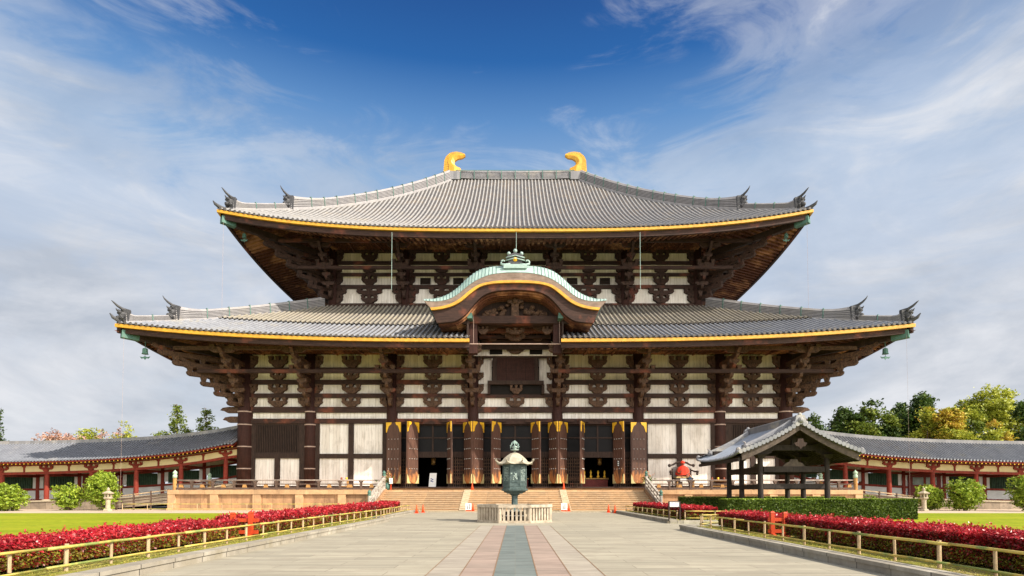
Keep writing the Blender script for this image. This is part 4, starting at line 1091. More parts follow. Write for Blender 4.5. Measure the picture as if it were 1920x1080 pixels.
# ================================================================ DOORS
# header, transom windows, lattices
def bay_doors(i):
    x0, x1 = HX[i], HX[i + 1]; yb = 62.15
    q = lambda py: zat(py, yb)
    mb = MB(); mb.box(x0 + .3, x1 - .3, YF - .35, YF + .1, q(796), q(786)); mb.build('door_header', M['beam'], hall)
    X = lambda px: (px - 966) / F * yb
    cx_ = (x0 + x1) / 2; hw = 1.62 if i != 3 else 1.85
    a, b = cx_ - hw, cx_ + hw
    mb = MB(); mb.box(a - .22, a, yb - .1, yb + .12, FZ, q(796)); mb.box(b, b + .22, yb - .1, yb + .12, FZ, q(796))
    mb.box(x0 + .5, a - .22, yb - .1, yb + .12, q(858), q(847)); mb.box(b + .22, x1 - .5, yb - .1, yb + .12, q(858), q(847)); mb.box(a, b, yb - .1, yb + .12, q(858), q(847))
    mb.box(x0 + .5, a - .22, yb - .09, yb + .11, q(798), q(795)); mb.box(b + .22, x1 - .5, yb - .09, yb + .11, q(798), q(795)); mb.box(a, b, yb - .09, yb + .11, q(798), q(795))
    fr = mb.build('door_frame', M['frame'], hall)
    for (u, v, mull) in ((x0 + .5, a - .22, False), (a, b, True), (b + .22, x1 - .5, False)):
        mb = MB(); mb.box(u, v, yb + .06, yb + .09, q(847), q(798)); wd_ = mb.build('transom_window', M['glassdark'], hall)
        mb = MB(); zm = q(821); mb.box(u, v, yb - .05, yb + .05, zm - .07, zm + .07)
        if mull: mb.box((u + v) / 2 - .08, (u + v) / 2 + .08, yb - .055, yb + .055, q(847), q(798))
        mb.build('muntin', M['frame'], wd_)
    for (u, v) in ((x0 + .6, a - .22), (b + .22, x1 - .6)):
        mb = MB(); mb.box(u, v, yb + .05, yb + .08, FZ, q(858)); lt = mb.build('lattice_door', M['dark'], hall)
        mb = MB(); n = 8
        for k in range(n): x = u + (v - u) * (k + .5) / n; mb.box(x - .035, x + .035, yb - .03, yb + .03, FZ, q(858))
        for k in range(9):
            z = FZ + (q(858) - FZ) * (k + .3) / 9; mb.box(u, v, yb - .05, yb - .031, z - .04, z + .04)
        mb.box(u, v, yb - .07, yb - .051, FZ + .9, FZ + 1.1); mb.build('lattice', M['bracket'], lt)
    # small blocks on the header
    for k in (-.36, -.18, .18, .36):
        x = cx_ + k * (x1 - x0); mb = MB(); mb.box(x - .55, x + .55, YF - .62, YF - .352, q(793), q(787.5)); mb.build('hinge_block', M['beam'], hall)
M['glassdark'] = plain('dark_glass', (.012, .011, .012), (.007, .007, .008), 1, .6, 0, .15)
for i in (2, 3, 4): bay_doors(i)
M['doorwood'] = newmat('door_wood', .6)[0]
def doormat():
    m, t, b, g = newmat('door_leaf_wood', .55, 0, .35); P = g.outputs['Position']
    n = noise(t, mapping(t, P, (9, 9, .8)), 1.4, 6, .65)
    c = ramp(t, n, [(.3, (.055, .026, .018)), (.7, (.13, .065, .045))])
    s = N(t, 'ShaderNodeSeparateXYZ'); t.links.new(P, s.inputs[0])
    n2 = noise(t, mapping(t, P, (3, 3, .8)), 1.2, 4, .6)
    # faded orange lower part of the leaves, with the sun reaching them painted in
    hgt = math_node(t, 'ADD', math_node(t, 'MULTIPLY', math_node(t, 'SUBTRACT', 5.0, s.outputs[2]), .42), math_node(t, 'MULTIPLY', math_node(t, 'SUBTRACT', n2, .5), 2.4))
    c = mixc(t, ramp(t, hgt, [(.45, (0, 0, 0)), (.95, (.9, .9, .9))]), c, ramp(t, n, [(.35, (.32, .11, .03)), (.65, (.62, .27, .09))]))
    setc(t, b, c); bump(t, b, n, .4, .02); return m
M['door_leaf'] = doormat()
def door_leaf(x, wv, side, yy=60.9):
    """x centre, wv visible width in metres; leaves stand open at an angle"""
    W = 1.66; z0, z1 = zat(906.5, yy), zat(792, yy); ang = math.acos(min(1, wv / W)) * side
    if wv < 1.2: yy -= .35
    p = bpy.data.objects.new('door', None)
    me = MB(); Wb = W / 2
    me.box(-Wb, Wb, .02, .10, z0, z1)
    # raised middle with rounded ends
    pts = []
    for k in range(9):
        a = math.pi * k / 8; pts.append((Wb * .86 * math.cos(a), z1 - 1.0 + .85 * math.sin(a)))
    for k in range(9):
        a = math.pi + math.pi * k / 8; pts.append((Wb * .86 * math.cos(a), z0 + .75 + .7 * math.sin(a)))
    me.prismY(pts, -.06, .02)
    for k in range(1, 5):
        xx = -Wb * .86 + 2 * Wb * .86 * k / 5; me.box(xx - .012, xx + .012, -.075, -.06, z0 + .9, z1 - 1.0)
    o = me.build('door_leaf', M['door_leaf'], None, world=False); o.parent = hall; o.location = (x, yy - YC, 0); o.rotation_euler = (0, 0, ang)
    gm = MB()
    for s in (-1, 1):
        a = s * Wb; gm.prismY([(a, z1), (a - s * .62, z1), (a - s * .52, z1 - .25), (a - s * .3, z1 - .38), (a - s * .18, z1 - .7), (a - s * .1, z1 - 1.0), (a, z1 - 1.05)], -.10, -.0)
    g = gm.build('gilt_corner', M['gilt'], None, world=False); g.parent = o
    gm = MB()
    for s in (-1, 1):
        a = s * Wb; gm.prismY([(a, z0), (a - s * .5, z0), (a - s * .3, z0 + .22), (a - s * .12, z0 + .75), (a, z0 + .95)], -.09, .0)
        g = gm.build('brass_corner', M['brass'], None, world=False); g.parent = o; gm = MB()
    sm_ = MB()
    for r in range(4):
        z = z1 - 1.75 - r * 1.03
        for k in range(4):
            xx = -.52 + .35 * k; sm_.ball((xx, -.09, z), .05, 6)
    g = sm_.build('stud_row', M['stud'], None, world=False); g.parent = o
    return o
M['brass'] = plain('dull_brass', (.55, .47, .22), (.38, .32, .15), 4, .5)
for (a, b, sd) in ((723, 752, -1), (766, 783, 1), (838, 848.5, -1), (869, 886.5, -1), (888, 906, 1), (923, 938.5, 1), (997, 1012, -1), (1029.5, 1045, -1), (1046.5, 1064, 1), (1087, 1096, 1), (1151, 1167, -1), (1183, 1213, 1)):
    yy = 60.9; door_leaf(((a + b) / 2 - 966) / F * yy, (b - a) / F * yy, sd)
# threshold
mb = MB(); mb.box(-13.6, 13.6, 60.3, 61.6, FZ - .02, FZ + .12); mb.build('threshold', M['frame'], hall)
bpy.data.materials.remove(M.pop('doorwood'))

# ================================================================ BRONZE LANTERN IN ITS STONE FENCE
LY = 34.0; LXc = (965 - 966) / F * LY
def lz(py): return zat(py, LY)
lan = thing('bronze_lantern', (LXc, LY, 0), 'tall octagonal green bronze lantern with pale domed roof inside the stone fence', 'lantern')
O8 = R(22.5)
mb = MB(); mb.lathe([(1.25, 0), (1.25, .25), (1.05, .3), (1.05, .42)], LXc, LY, 8, O8); mb.build('base', M['granite'], lan)
mb = MB(); mb.lathe([(.55, .42), (.6, .5), (.3, .62), (.2, .8), (.19, 1.4), (.2, lz(928))], LXc, LY, 8, O8)
mb.build('post', M['bronze'], lan)
mb = MB(); zz0 = lz(928)
mb.lathe([(.2, zz0 - .05), (.28, lz(927.6)), (.32, lz(926)), (.50, lz(925.4)), (.52, lz(923.6)), (.66, lz(922.8)), (.70, lz(920.6)), (.82, lz(920)), (.83, lz(917)), (.72, lz(915.8)), (.72, lz(912))], LXc, LY, 8, O8); mb.build('platform', M['bronze'], lan)
zb0, zb1 = lz(912), lz(869); ap = .655
for k in range(8):       # eight side panels
    a = R(-90 + 45 * k); mb = MB(); hw = ap * math.tan(R(22.5))
    light = k in (1, 2)
    mb.box(-hw, hw, -ap, -ap + .05, zb0, zb1); mb.rot(a + R(90)); mb.move(LXc, LY, 0)
    pnl = mb.build('panel', M['bronze'], lan)
    mb = MB(); mb.box(-hw, -hw + .05, -ap - .03, -ap - .002, zb0, zb1); mb.box(hw - .05, hw, -ap - .03, -ap - .002, zb0, zb1); mb.box(-hw + .05, hw - .05, -ap - .03, -ap - .002, zb1 - .09, zb1); mb.box(-hw + .05, hw - .05, -ap - .03, -ap - .002, zb0, zb0 + .06); mb.box(-hw + .05, hw - .05, -ap - .03, -ap - .002, zb0 + .22, zb0 + .27)
    mb.rot(a + R(90)); mb.move(LXc, LY, 0); mb.build('panel_frame', M['bronze'], pnl)
    mb = MB(); random.seed(20 + k)
    if k % 2 == 0:       # carved figure
        for q in range(22): mb.ball((random.gauss(0, .07), -ap - .012, zb0 + .55 + random.gauss(0, .13)), random.uniform(.025, .06), 7, (1, .6, 1.1))
    else:
        for r in range(9):
            for c in range(5): 
                if random.random() < .85: mb.box(-.16 + c * .07, -.16 + c * .07 + .05, -ap - .022, -ap - .001, zb0 + .33 + r * .088, zb0 + .33 + r * .088 + random.uniform(.03, .065))
    mb.rot(a + R(90)); mb.move(LXc, LY, 0); mb.build('relief', M['bronze_lt'], pnl, k % 2 == 0)
# roof: octagonal with upturned corners
prof = [(1.06, 871.5), (1.03, 869.5), (.90, 868.5), (.78, 866), (.66, 861), (.48, 855.5), (.28, 850.8), (.1, 848.8)]
mb = MB(); vs = []; fs = []
n = 32
for (r, py) in prof:
    for i in range(n):
        a = O8 + 2 * math.pi * i / n; k = (i % 4) / 4; c_ = math.cos(R(22.5)) / math.cos((k - .5) * R(45)) ; corner = abs(k - .0) < .01
        rr = r * c_ / math.cos(R(22.5)) * 1.0 if True else r
        lift = .0
        if r > .75: lift = ((r - .75) / .31) ** 1.5 * (.13 if corner else (.03 if k in (.25, .75) else 0)); rr *= (1.09 if corner and r > 1.1 else 1)
        vs.append((LXc + rr * math.cos(a) * .97, LY + rr * math.sin(a) * .97, lz(py) + lift))
for j in range(len(prof) - 1):
    for i in range(n): fs.append((j * n + i, j * n + (i + 1) % n, (j + 1) * n + (i + 1) % n, (j + 1) * n + i))
fs.append(tuple(reversed(range(n)))); mb.add(vs, fs); ro = mb.build('roof', M['bronze_roof'], lan, False)
mb = MB()
for i in range(8):
    a = O8 + R(45) * i; d = Vector((math.cos(a), math.sin(a), 0)); c = Vector((LXc, LY, lz(869) + .1))
    mb.tube([c + d * 1.02 + Vector((0, 0, -.02)), c + d * 1.13 + Vector((0, 0, .0)), c + d * 1.19 + Vector((0, 0, .07)), c + d * 1.16 + Vector((0, 0, .14)), c + d * 1.10 + Vector((0, 0, .11))], [.045, .04, .035, .03, .02], 6)
mb.build('corner_scroll', M['bronze_roof'], ro, True)
mb = MB(); mb.lathe([(.64, lz(869.5)), (.70, lz(868)), (.64, lz(866))], LXc, LY, 8, O8); mb.build('cornice', M['bronze'], lan)
mb = MB(); mb.lathe([(.05, lz(849.5)), (.05, lz(845)), (.05, lz(851))][:2] + [], LXc, LY, 8) if False else mb.lathe([(.06, lz(849.5)), (.05, lz(845.5)), (.22, lz(844.5)), (.26, lz(843)), (.14, lz(842)), (.09, lz(841)), (.17, lz(839.5)), (.17, lz(837)), (.05, lz(835.5))], LXc, LY, 14)
fi = mb.build('flaming_jewel', M['bronze_lt'], lan, True)
mb = MB(); zc_ = lz(838.5)
for k in range(14):
    a = -.25 + (math.pi + .5) * k / 13; rr = .235 + .03 * (k % 2)
    x = rr * math.cos(a); z = .24 * math.sin(a) * (1 + .35 * math.sin(a) ** 3)
    for (dx, dy) in ((1, 0), (0, 1)):
        mb.tube([(LXc + x * .8 * dx, LY + x * .8 * dy, zc_ + z * .7), (LXc + x * dx, LY + x * dy, zc_ + z + .02), (LXc + x * .93 * dx, LY + x * .93 * dy, zc_ + z + .07)], [.035, .03, .008], 5)
mb.build('flame', M['copper'], fi)

fen = thing('stone_fence', (LXc, LY, 0), 'octagonal pale stone balustrade around the bronze lantern', 'balustrade')
ap = 1.98; hw = ap * math.tan(R(22.5))
M['fence_stone'] = plain('pale_pinkish_stone', (.50, .43, .33), (.28, .23, .17), 3.2, .85, bumps=.3)
for k in range(8):
    a = R(45 * k); 
    mb = MB(); mb.hexa([(-hw - .06, -ap - .14, .85), (hw + .06, -ap - .14, .85), (hw - .06, -ap + .16, .85), (-hw + .06, -ap + .16, .85), (-hw - .06, -ap - .14, 1.01), (hw + .06, -ap - .14, 1.01), (hw - .06, -ap + .16, 1.01), (-hw + .06, -ap + .16, 1.01)])
    mb.rot(a); mb.move(LXc, LY, 0); mb.build('coping', M['fence_stone'], fen)
    mb = MB(); mb.hexa([(-hw - .05, -ap - .12, .01), (hw + .05, -ap - .12, .01), (hw - .06, -ap + .14, .01), (-hw + .06, -ap + .14, .01), (-hw - .05, -ap - .12, .14), (hw + .05, -ap - .12, .14), (hw - .06, -ap + .14, .14), (-hw + .06, -ap + .14, .14)])
    mb.rot(a); mb.move(LXc, LY, 0); mb.build('plinth', M['fence_stone'], fen)
    mb = MB(); mb.cyl(0, 0, .14, .85, .13, n=8); mb.move(-hw, -ap + .02, 0); mb.rot(a); mb.move(LXc, LY, 0); mb.build('corner_post', M['fence_stone'], fen)
    for q in range(6):
        x = -hw + .14 + (2 * hw - .28) * (q + .5) / 6; mb = MB(); mb.box(x - .062, x + .062, -ap - .07, -ap + .08, .14, .85); mb.rot(a); mb.move(LXc, LY, 0); mb.build('baluster', M['fence_stone'], fen)
bx = thing('offering_box', (LXc, LY - 1.55, 0), 'dark wooden offering box behind the front balusters of the stone fence', 'box')
mb = MB(); mb.box(LXc - .6, LXc + .6, LY - 1.75, LY - 1.35, .1, .62); mb.build('body', M['frame'], bx)
mb = MB()
for k in range(7): x = LXc - .55 + 1.1 * k / 6; mb.box(x - .04, x + .04, LY - 1.73, LY - 1.37, .62, .68)
mb.box(LXc - .62, LXc + .62, LY - 1.78, LY - 1.751, .38, .44); mb.build('slats', M['paper'], bx)

# ================================================================ SIDE CORRIDORS
M['redbeam'] = M['red']
def corridor(sg, xs0, sp, ncol, zoff):
    """roofed red corridor running sideways from the flank of the hall, climbing towards it"""
    X0 = 29.2; X1 = 66.0
    def L(x): return 2.0 * math.exp(-max(0, (abs(x) - 29.8)) / 9.0)
    t = thing('roofed_corridor', (sg * 46, 64, 0), 'long red pillared corridor with grey tiled roof on the ' + ('left' if sg < 0 else 'right') + ' side of the hall', 'corridor', 'corridors flanking the hall')
    def ramp_box(xa, xb, y0, y1, z0, z1, n=24):
        """beam following the climb of the corridor"""
        vs = []; fs = []
        for i in range(n + 1):
            x = xa + (xb - xa) * i / n; l = L(x)
            vs += [(sg * x, y0, z0 + l), (sg * x, y1, z0 + l), (sg * x, y1, z1 + l), (sg * x, y0, z1 + l)]
        for i in range(n):
            for k in range(4): fs.append((i * 4 + k, i * 4 + (k + 1) % 4, i * 4 + 4 + (k + 1) % 4, i * 4 + 4 + k))
        fs += [(0, 1, 2, 3), (n * 4 + 3, n * 4 + 2, n * 4 + 1, n * 4)]
        return MB().add(vs, fs)
    ze, zr = 4.75 + zoff, 7.0 + zoff; YE, YR, YB = 60.5, 64.7, 68.9
    def slope(front):
        per = .34; n = int((X1 - X0) / per); vs = []; fs = []; cols = []
        for k in range(n + 1):
            c = X0 + per * k
            for (o, h) in ((-.5, 0), (-.23, .0), (-.18, .08), (0, .13), (.18, .08), (.23, 0)): cols.append((c + o * per, h))
        rows = 8; mi = []
        for (c, h) in cols:
            for j in range(rows + 1):
                f = j / rows; y = YE + (YR - YE) * f; z = ze + (zr - ze) * (.86 * f + .14 * f * f) + L(c) + h
                vs.append((sg * c, y if front else 2 * YR - y, z))
        m = rows + 1
        for i in range(len(cols) - 1):
            pan = 1 if cols[i][1] == 0 and cols[i + 1][1] == 0 else 0
            for j in range(rows): fs.append((i * m + j, (i + 1) * m + j, (i + 1) * m + j + 1, i * m + j + 1)); mi.append(pan)
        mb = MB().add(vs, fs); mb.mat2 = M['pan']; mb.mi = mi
        if front:
            for k in range(n + 1):
                c = X0 + per * k; r = .1; z = ze + L(c) + .03
                ring = [(sg * c + r * math.cos(2 * math.pi * q / 6), z + r * math.sin(2 * math.pi * q / 6)) for q in range(6)]
                mb.add([(x, YE - .08, z_) for x, z_ in ring] + [(x, YE + .05, z_) for x, z_ in ring], [tuple(range(6))] + [(i, i + 6, (i + 1) % 6 + 6, (i + 1) % 6) for i in range(6)])
        return mb
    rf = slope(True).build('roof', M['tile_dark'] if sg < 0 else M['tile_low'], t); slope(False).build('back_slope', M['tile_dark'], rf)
    ramp_box(X0, X1, YR - .22, YR + .22, zr - .1, zr + .28).build('ridge', M['ridge'], rf)
    # underside: boards, rafters with pale ends
    ramp_box(X0, X1, YE + .05, YE + .14, ze - .2, ze - .05).build('eave_board', M['red'], rf)
    mb = MB()
    x = X0
    while x < X1:
        l = L(x); a, b = sorted((sg * x - .05, sg * x + .05))
        mb.hexa([(a, YE + .12, ze - .33 + l), (b, YE + .12, ze - .33 + l), (b, YR - .3, zr - .6 + l), (a, YR - .3, zr - .6 + l), (a, YE + .12, ze - .2 + l), (b, YE + .12, ze - .2 + l), (b, YR - .3, zr - .45 + l), (a, YR - .3, zr - .45 + l)]); x += .42
    mb.build('rafters', M['red'], rf)
    mb = MB(); x = X0
    while x < X1: l = L(x); mb.box(sg * x - .045, sg * x + .045, YE + .09, YE + .118, ze - .32 + l, ze - .22 + l); x += .42
    mb.build('rafter_ends', M['gilt'], rf)
    vs = []; fs = []
    for i in range(31):
        x = X0 + (X1 - X0) * i / 30; vs += [(sg * x, YE + .1, ze - .15 + L(x)), (sg * x, YR, zr - .42 + L(x)), (sg * x, YB - .1, ze - .15 + L(x))]
    for i in range(30): fs += [(i * 3, i * 3 + 3, i * 3 + 4, i * 3 + 1), (i * 3 + 1, i * 3 + 4, i * 3 + 5, i * 3 + 2)]
    MB().add(vs, fs).build('roof_boards', M['red'], rf)
    YC1 = 62.2
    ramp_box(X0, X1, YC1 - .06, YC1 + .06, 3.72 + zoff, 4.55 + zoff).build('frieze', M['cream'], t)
    ramp_box(X0, X1, YC1 - .17, YC1 + .17, 3.46 + zoff, 3.72 + zoff).build('beam', M['red'], t)
    ramp_box(X0, X1, YC1 - .14, YC1 + .14, 4.35 + zoff, 4.5 + zoff).build('purlin', M['red'], t)
    # stone base
    ramp_box(X0, X1, YC1 - .9, 70, -.4, .55, 24).build('stone_base', M['corr_base'], t)
    ramp_box(X0, X1, YC1 - 1.0, 70, .552, .70, 24).build('base_coping', M['granite'], t)
    # back wall
    yw = 66.9
    ramp_box(X0, X1, yw, yw + .1, .7, 1.85).build('white_dado', M['white'], t)
    ramp_box(X0, X1, yw - .1, yw + .12, 1.85, 2.08).build('sill_rail', M['red'], t)
    ramp_box(X0, X1, yw - .1, yw + .12, 3.4, 3.62).build('head_rail', M['red'], t)
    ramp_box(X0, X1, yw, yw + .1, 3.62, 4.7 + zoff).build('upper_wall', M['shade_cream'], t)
    ramp_box(X0, X1, yw - .1, yw + .12, .70, .86).build('floor_rail', M['red'], t)
    for k in range(ncol):
        x = xs0 + sp * k; l = L(x)
        mb = MB(); mb.lathe([(.24, .7 + l), (.235, 2 + l), (.20, 3.5 + l + zoff)], sg * x, YC1, 14); c_ = mb.build('column', M['red'], t)
        mb = MB(); mb.lathe([(.42, .69 + l), (.4, .76 + l), (.28, .8 + l)], sg * x, YC1, 14); mb.build('footing', M['granite'], c_)
        mb = MB(); z = 3.78 + l + zoff
        mb.frustum(sg * x, YC1 - .03, z - .06, z + .16, .2, .2, .3, .26); mb.prismY([(sg * x - .72, z + .38), (sg * x - .72, z + .28), (sg * x - .5, z + .16), (sg * x + .5, z + .16), (sg * x + .72, z + .28), (sg * x + .72, z + .38)], YC1 - .2, YC1 + .12)
        for q in (-.58, 0, .58): mb.frustum(sg * x + q, YC1 - .03, z + .38, z + .56, .1, .18, .15, .2)
        mb.build('bracket', M['red'], c_)
        # mid-span strut
        xm = x + sp / 2; lm = L(xm); mb = MB(); mb.box(sg * xm - .09, sg * xm + .09, YC1 - .12, YC1 + .1, 3.72 + lm + zoff, 4.2 + lm + zoff); mb.frustum(sg * xm, YC1 - .01, 4.2 + lm + zoff, 4.36 + lm + zoff, .12, .12, .24, .14); mb.build('strut', M['red'], t)
        # back wall posts, white strips and windows
        mb = MB(); mb.box(sg * x - .17, sg * x + .17, yw - .13, yw + .15, .7 + l, 4.4 + l); mb.build('wall_post', M['red'], t)
        door = (k % 4 == 3)
        for (a, b) in ((.17, .6), (sp - .6, sp - .17)):
            vs_ = [min(sg * (x + a), sg * (x + b)), max(sg * (x + a), sg * (x + b))]
            mb = MB(); mb.box(vs_[0], vs_[1], yw - .01, yw + .08, 2.05 + l - .15, 3.45 + l); mb.build('white_strip', M['white'], t)
        xa, xb = sorted((sg * (x + .75), sg * (x + sp - .75)))
        if not door:
            z0, z1 = 2.0 + lm, 3.45 + lm
            mb = MB(); mb.box(xa - .15, xb + .15, yw + .0, yw + .04, z0, z1); wd_ = mb.build('window', M['dark_green'], t)
            mb = MB(); n = 16
            for q in range(n): xx = xa + (xb - xa) * (q + .5) / n; mb.frustum(xx, yw - .06, z0, z1, .045, .03, .045, .03)
            mb.build('lattice_bars', M['green_lattice'], wd_)
        else:
            mb = MB(); mb.box(xa - .3, xb + .3, yw - .18, yw - .101, .86 + lm, 3.4 + lm); dr = mb.build('door', M['doorred'], t)
            for q in (-.75, .75):
                mb = MB(); xx = (xa + xb) / 2 + q; mb.box(xx - .6, xx + .6, yw - .2, yw - .18, 2.3 + lm, 3.15 + lm); mb.build('window', M['paneglass'], dr)
            mb = MB(); xx = (xa + xb) / 2; mb.box(xx - .04, xx + .04, yw - .21, yw - .18, .86 + lm, 3.4 + lm); mb.build('door_stile', M['red'], dr)
        # cross beam from column to wall
        mb = MB(); mb.box(sg * x - .12, sg * x + .12, YC1 + .2, yw - .13, 3.3 + l, 3.58 + l); mb.build('cross_beam', M['red'], t)
    return t
M['corr_base'] = blocks('corridor_base_stone', (.34, .27, .2), (.24, .19, .14), (.12, .09, .06), 1.6, 3, dirt=(.12, .1, .08))
M['dark_green'] = plain('green_shade_beyond', (.05, .085, .03), (.012, .02, .012), 9, .9)
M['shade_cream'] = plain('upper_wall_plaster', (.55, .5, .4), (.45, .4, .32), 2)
M['doorred'] = plain('dark_red_door', (.16, .02, .015), (.10, .014, .01), 3, .6)
M['paneglass'] = plain('pale_pane', (.22, .26, .22), (.1, .13, .1), 2, .3)
corridor(-1, 30.6, 4.72, 8, 0)
corridor(1, 30.3, 4.6, 8, 0)
# ramp rails in front of the corridors by the platform ends
for s in (-1, 1):
    t = thing('ramp_railing', (s * 37, 58.5, 0), 'grey wooden slatted railing on the ramp between the platform end and the ' + ('left' if s < 0 else 'right') + ' corridor', 'railing', 'ramp railings')
    for k in range(4):
        mb = MB(); mb.beam((s * 34.2, 58.4, 1.0 + .33 * k), (s * 39.6, 58.4, .35 + .33 * k), .09, .09); mb.build('rail', M['post'] if k == 3 else M['railwood'], t)
    for q in (34.4, 36.1, 37.8, 39.5):
        zz = 1.0 - (q - 34.2) * .12; mb = MB(); mb.box(s * q - .06, s * q + .06, 58.33, 58.345 + .12, 0, zz + 1.12); mb.build('post', M['railwood'], t)

# ================================================================ PAVILION ON THE RIGHT
PX, PYa, PYb = (1503 - 966) / F * 38.0, 38.0, 46.6
pav = thing('water_pavilion', (PX, 42, 0), 'open dark wooden pavilion with gabled blue grey tiled roof behind the clipped hedge', 'pavilion')
HWp = (1620 - 1385) / 2 / F * 38.0; PXc = ((1620 + 1385) / 2 - 966) / F * 38.0
zr_, zee = zat(790, 38) - .05, zat(860, 38) + .15
def pz(d): f = d / HWp; return zr_ - (zr_ - zee) * (1.28 * f - .28 * f * f)      # concave fall from the ridge
M['tile_blue'] = tiles('blue_grey_pavilion_tile', (.31, .345, .41), (.21, .235, .29), (.42, .40, .36), mossamt=.66)
M['tile_pale'] = tiles('pale_edge_tile', (.27, .275, .295), (.17, .175, .195), (.45, .42, .36), mossamt=.6)
for s in (-1, 1):
    per = .27; n = int((PYb - PYa) / per); vs = []; fs = []; cols = []
    for k in range(n + 1):
        for (o, h) in ((-.5, 0), (-.3, 0), (-.2, .06), (0, .10), (.2, .06), (.3, 0)): cols.append((min(PYb, max(PYa, PYa + per * (k + o))), h))
    rows = 12
    for (c, h) in cols:
        e = .28 * (abs(c - (PYa + PYb) / 2) / ((PYb - PYa) / 2)) ** 3
        for j in range(rows + 1):
            d = HWp * j / rows; vs.append((PXc + s * d, c, pz(d) + h + e * (j / rows)))
    m = rows + 1
    for i in range(len(cols) - 1):
        for j in range(rows): fs.append((i * m + j, (i + 1) * m + j, (i + 1) * m + j + 1, i * m + j + 1))
    mb = MB().add(vs, fs)
    for k in range(n + 1):
        y = PYa + per * k; e = .28 * (abs(y - 42.3) / 4.3) ** 3; r = .1; z = zee + .03 + e
        ring = [(y + r * math.cos(2 * math.pi * q / 8), z + r * math.sin(2 * math.pi * q / 8)) for q in range(8)]
        mb.add([(PXc + s * (HWp + .1), a, b) for a, b in ring] + [(PXc + s * (HWp - .1), a, b) for a, b in ring], [tuple(range(8))] + [(i, i + 8, (i + 1) % 8 + 8, (i + 1) % 8) for i in range(8)])
    rf = mb.build('roof_slope', M['tile_blue'], pav)
    # scalloped verge tiles over the gable edges
    for ye, nm in ((PYa, 'front'), (PYb, 'back')):
        mb = MB()
        for k in range(16):
            d = .25 + (HWp - .35) * k / 15; e = .28 * (d / HWp); z = pz(d) + .02 + e
            sy = -1 if ye == PYa else 1; r = .15
            ring = [(PXc + s * d + r * math.cos(2 * math.pi * q / 8), z + r * math.sin(2 * math.pi * q / 8)) for q in range(8)]
            mb.add([(a, ye + sy * .16, b) for a, b in ring] + [(a, ye - sy * .4, b) for a, b in ring], [tuple(range(8))] + [(i, i + 8, (i + 1) % 8 + 8, (i + 1) % 8) for i in range(8)])
        mb.build('verge_tiles', M['tile_pale'], rf)
        # descending ridge
        yr = ye + (.75 if ye == PYa else -.75); pts = [(PXc + s * d, yr, pz(d) + .16 + .28 * d / HWp * .6) for d in np.linspace(.3, HWp * .80, 10)]
        mb = MB(); mb.sweep(pts, [[(-.17, -.15), (-.17, .10), (-.1, .13), (-.1, .20), (-.07, .30), (.07, .30), (.1, .20), (.1, .13), (.17, .10), (.17, -.15)]] * 10, Vector((0, 1, 0))); dr = mb.build('descending_ridge', M['tile_pale'], rf)
        e = Vector(pts[-1]); mb = MB(); mb.ball((e.x + s * .05, e.y, e.z + .05), .22, 8, (.8, 1, 1)); mb.ball((e.x + s * .16, e.y, e.z), .12, 8); mb.tube([e + Vector((0, 0, .15)), e + Vector((s * .1, 0, .34)), e + Vector((s * .25, 0, .42))], [.08, .06, .02], 6)
        mb.build('end_tile', M['ridge'], dr)
        mb = MB(); x = PXc + s * (HWp - .05); mb.ball((x, ye + (.12 if ye == PYa else -.12), zee + .45), .17, 8); mb.build('corner_tile', M['ridge'], rf)
    # bargeboards
    for ye in (PYa + .12, PYb - .12):
        up, dn = [], []
        for k in range(11):
            d = (HWp - .25) * k / 10; e = .28 * d / HWp; up.append((PXc + s * d, pz(d) - .12 + e)); dn.append((PXc + s * (d - .02), pz(d) - .58 + e * .9 + .1 * (1 - k / 10)))
        vs = []; fs = []
        for (a, b) in zip(up, dn): vs += [(a[0], ye - .06, a[1]), (b[0], ye - .06, b[1]), (b[0], ye + .06, b[1]), (a[0], ye + .06, a[1])]
        for i in range(10):
            for k in range(4): fs.append((i * 4 + k, i * 4 + (k + 1) % 4, i * 4 + 4 + (k + 1) % 4, i * 4 + 4 + k))
        fs += [(0, 1, 2, 3), (43, 42, 41, 40)]
        MB().add(vs, fs).build('bargeboard', M['barge'] if 'barge' in M else M.setdefault('barge', wood('grey_brown_bargeboard', (.055, .04, .032), (.12, .09, .07), (3, 3, 3))), pav)
    # underside boards
    vs = []; fs = []
    for j in range(9):
        d = (HWp - .1) * j / 8
        for y in (PYa + .1, PYb - .1): vs.append((PXc + s * d, y, pz(d) - .16 + .12 * d / HWp))
    for j in range(8): fs.append((j * 2, j * 2 + 1, j * 2 + 3, j * 2 + 2))
    MB().add(vs, fs).build('under_boards', M['darkwood'], rf)
    mb = MB(); y = PYa + .3
    while y < PYb - .2:
        mb.beam((PXc + s * 1.6, y, pz(1.6) - .26), (PXc + s * (HWp - .15), y, zee - .2), .09, .11); y += .4
    mb.build('rafters', M['darkwood'], rf)
    mb = MB(); x = PXc + s * (HWp - .12); mb.box(x - .06, x + .06, PYa + .2, PYb - .2, zee - .3, zee - .08); mb.build('eave_board', M['darkwood'], rf)
mb = MB(); mb.box(PXc - .18, PXc + .18, PYa + .2, PYb - .2, zr_ - .05, zr_ + .3); mb.tube([(PXc, PYa + .1, zr_ + .36), (PXc, PYb - .1, zr_ + .36)], .13, 8)
rdg = mb.build('ridge', M['tile_pale'], pav)
for ye, q in ((PYa + .05, -1), (PYb - .05, 1)):
    mb = MB(); mb.frustum(PXc, ye, zr_ - .15, zr_ + .45, .42, .14, .26, .12); mb.ball((PXc, ye + q * .12, zr_ + .12), .2, 10); mb.ball((PXc, ye, zr_ + .5), .14, 8); 
    for s in (-1, 1): mb.ball((PXc + s * .38, ye, zr_ - .05), .15, 8)
    mb.build('ridge_end_tile', M['tile_pale'], rdg)
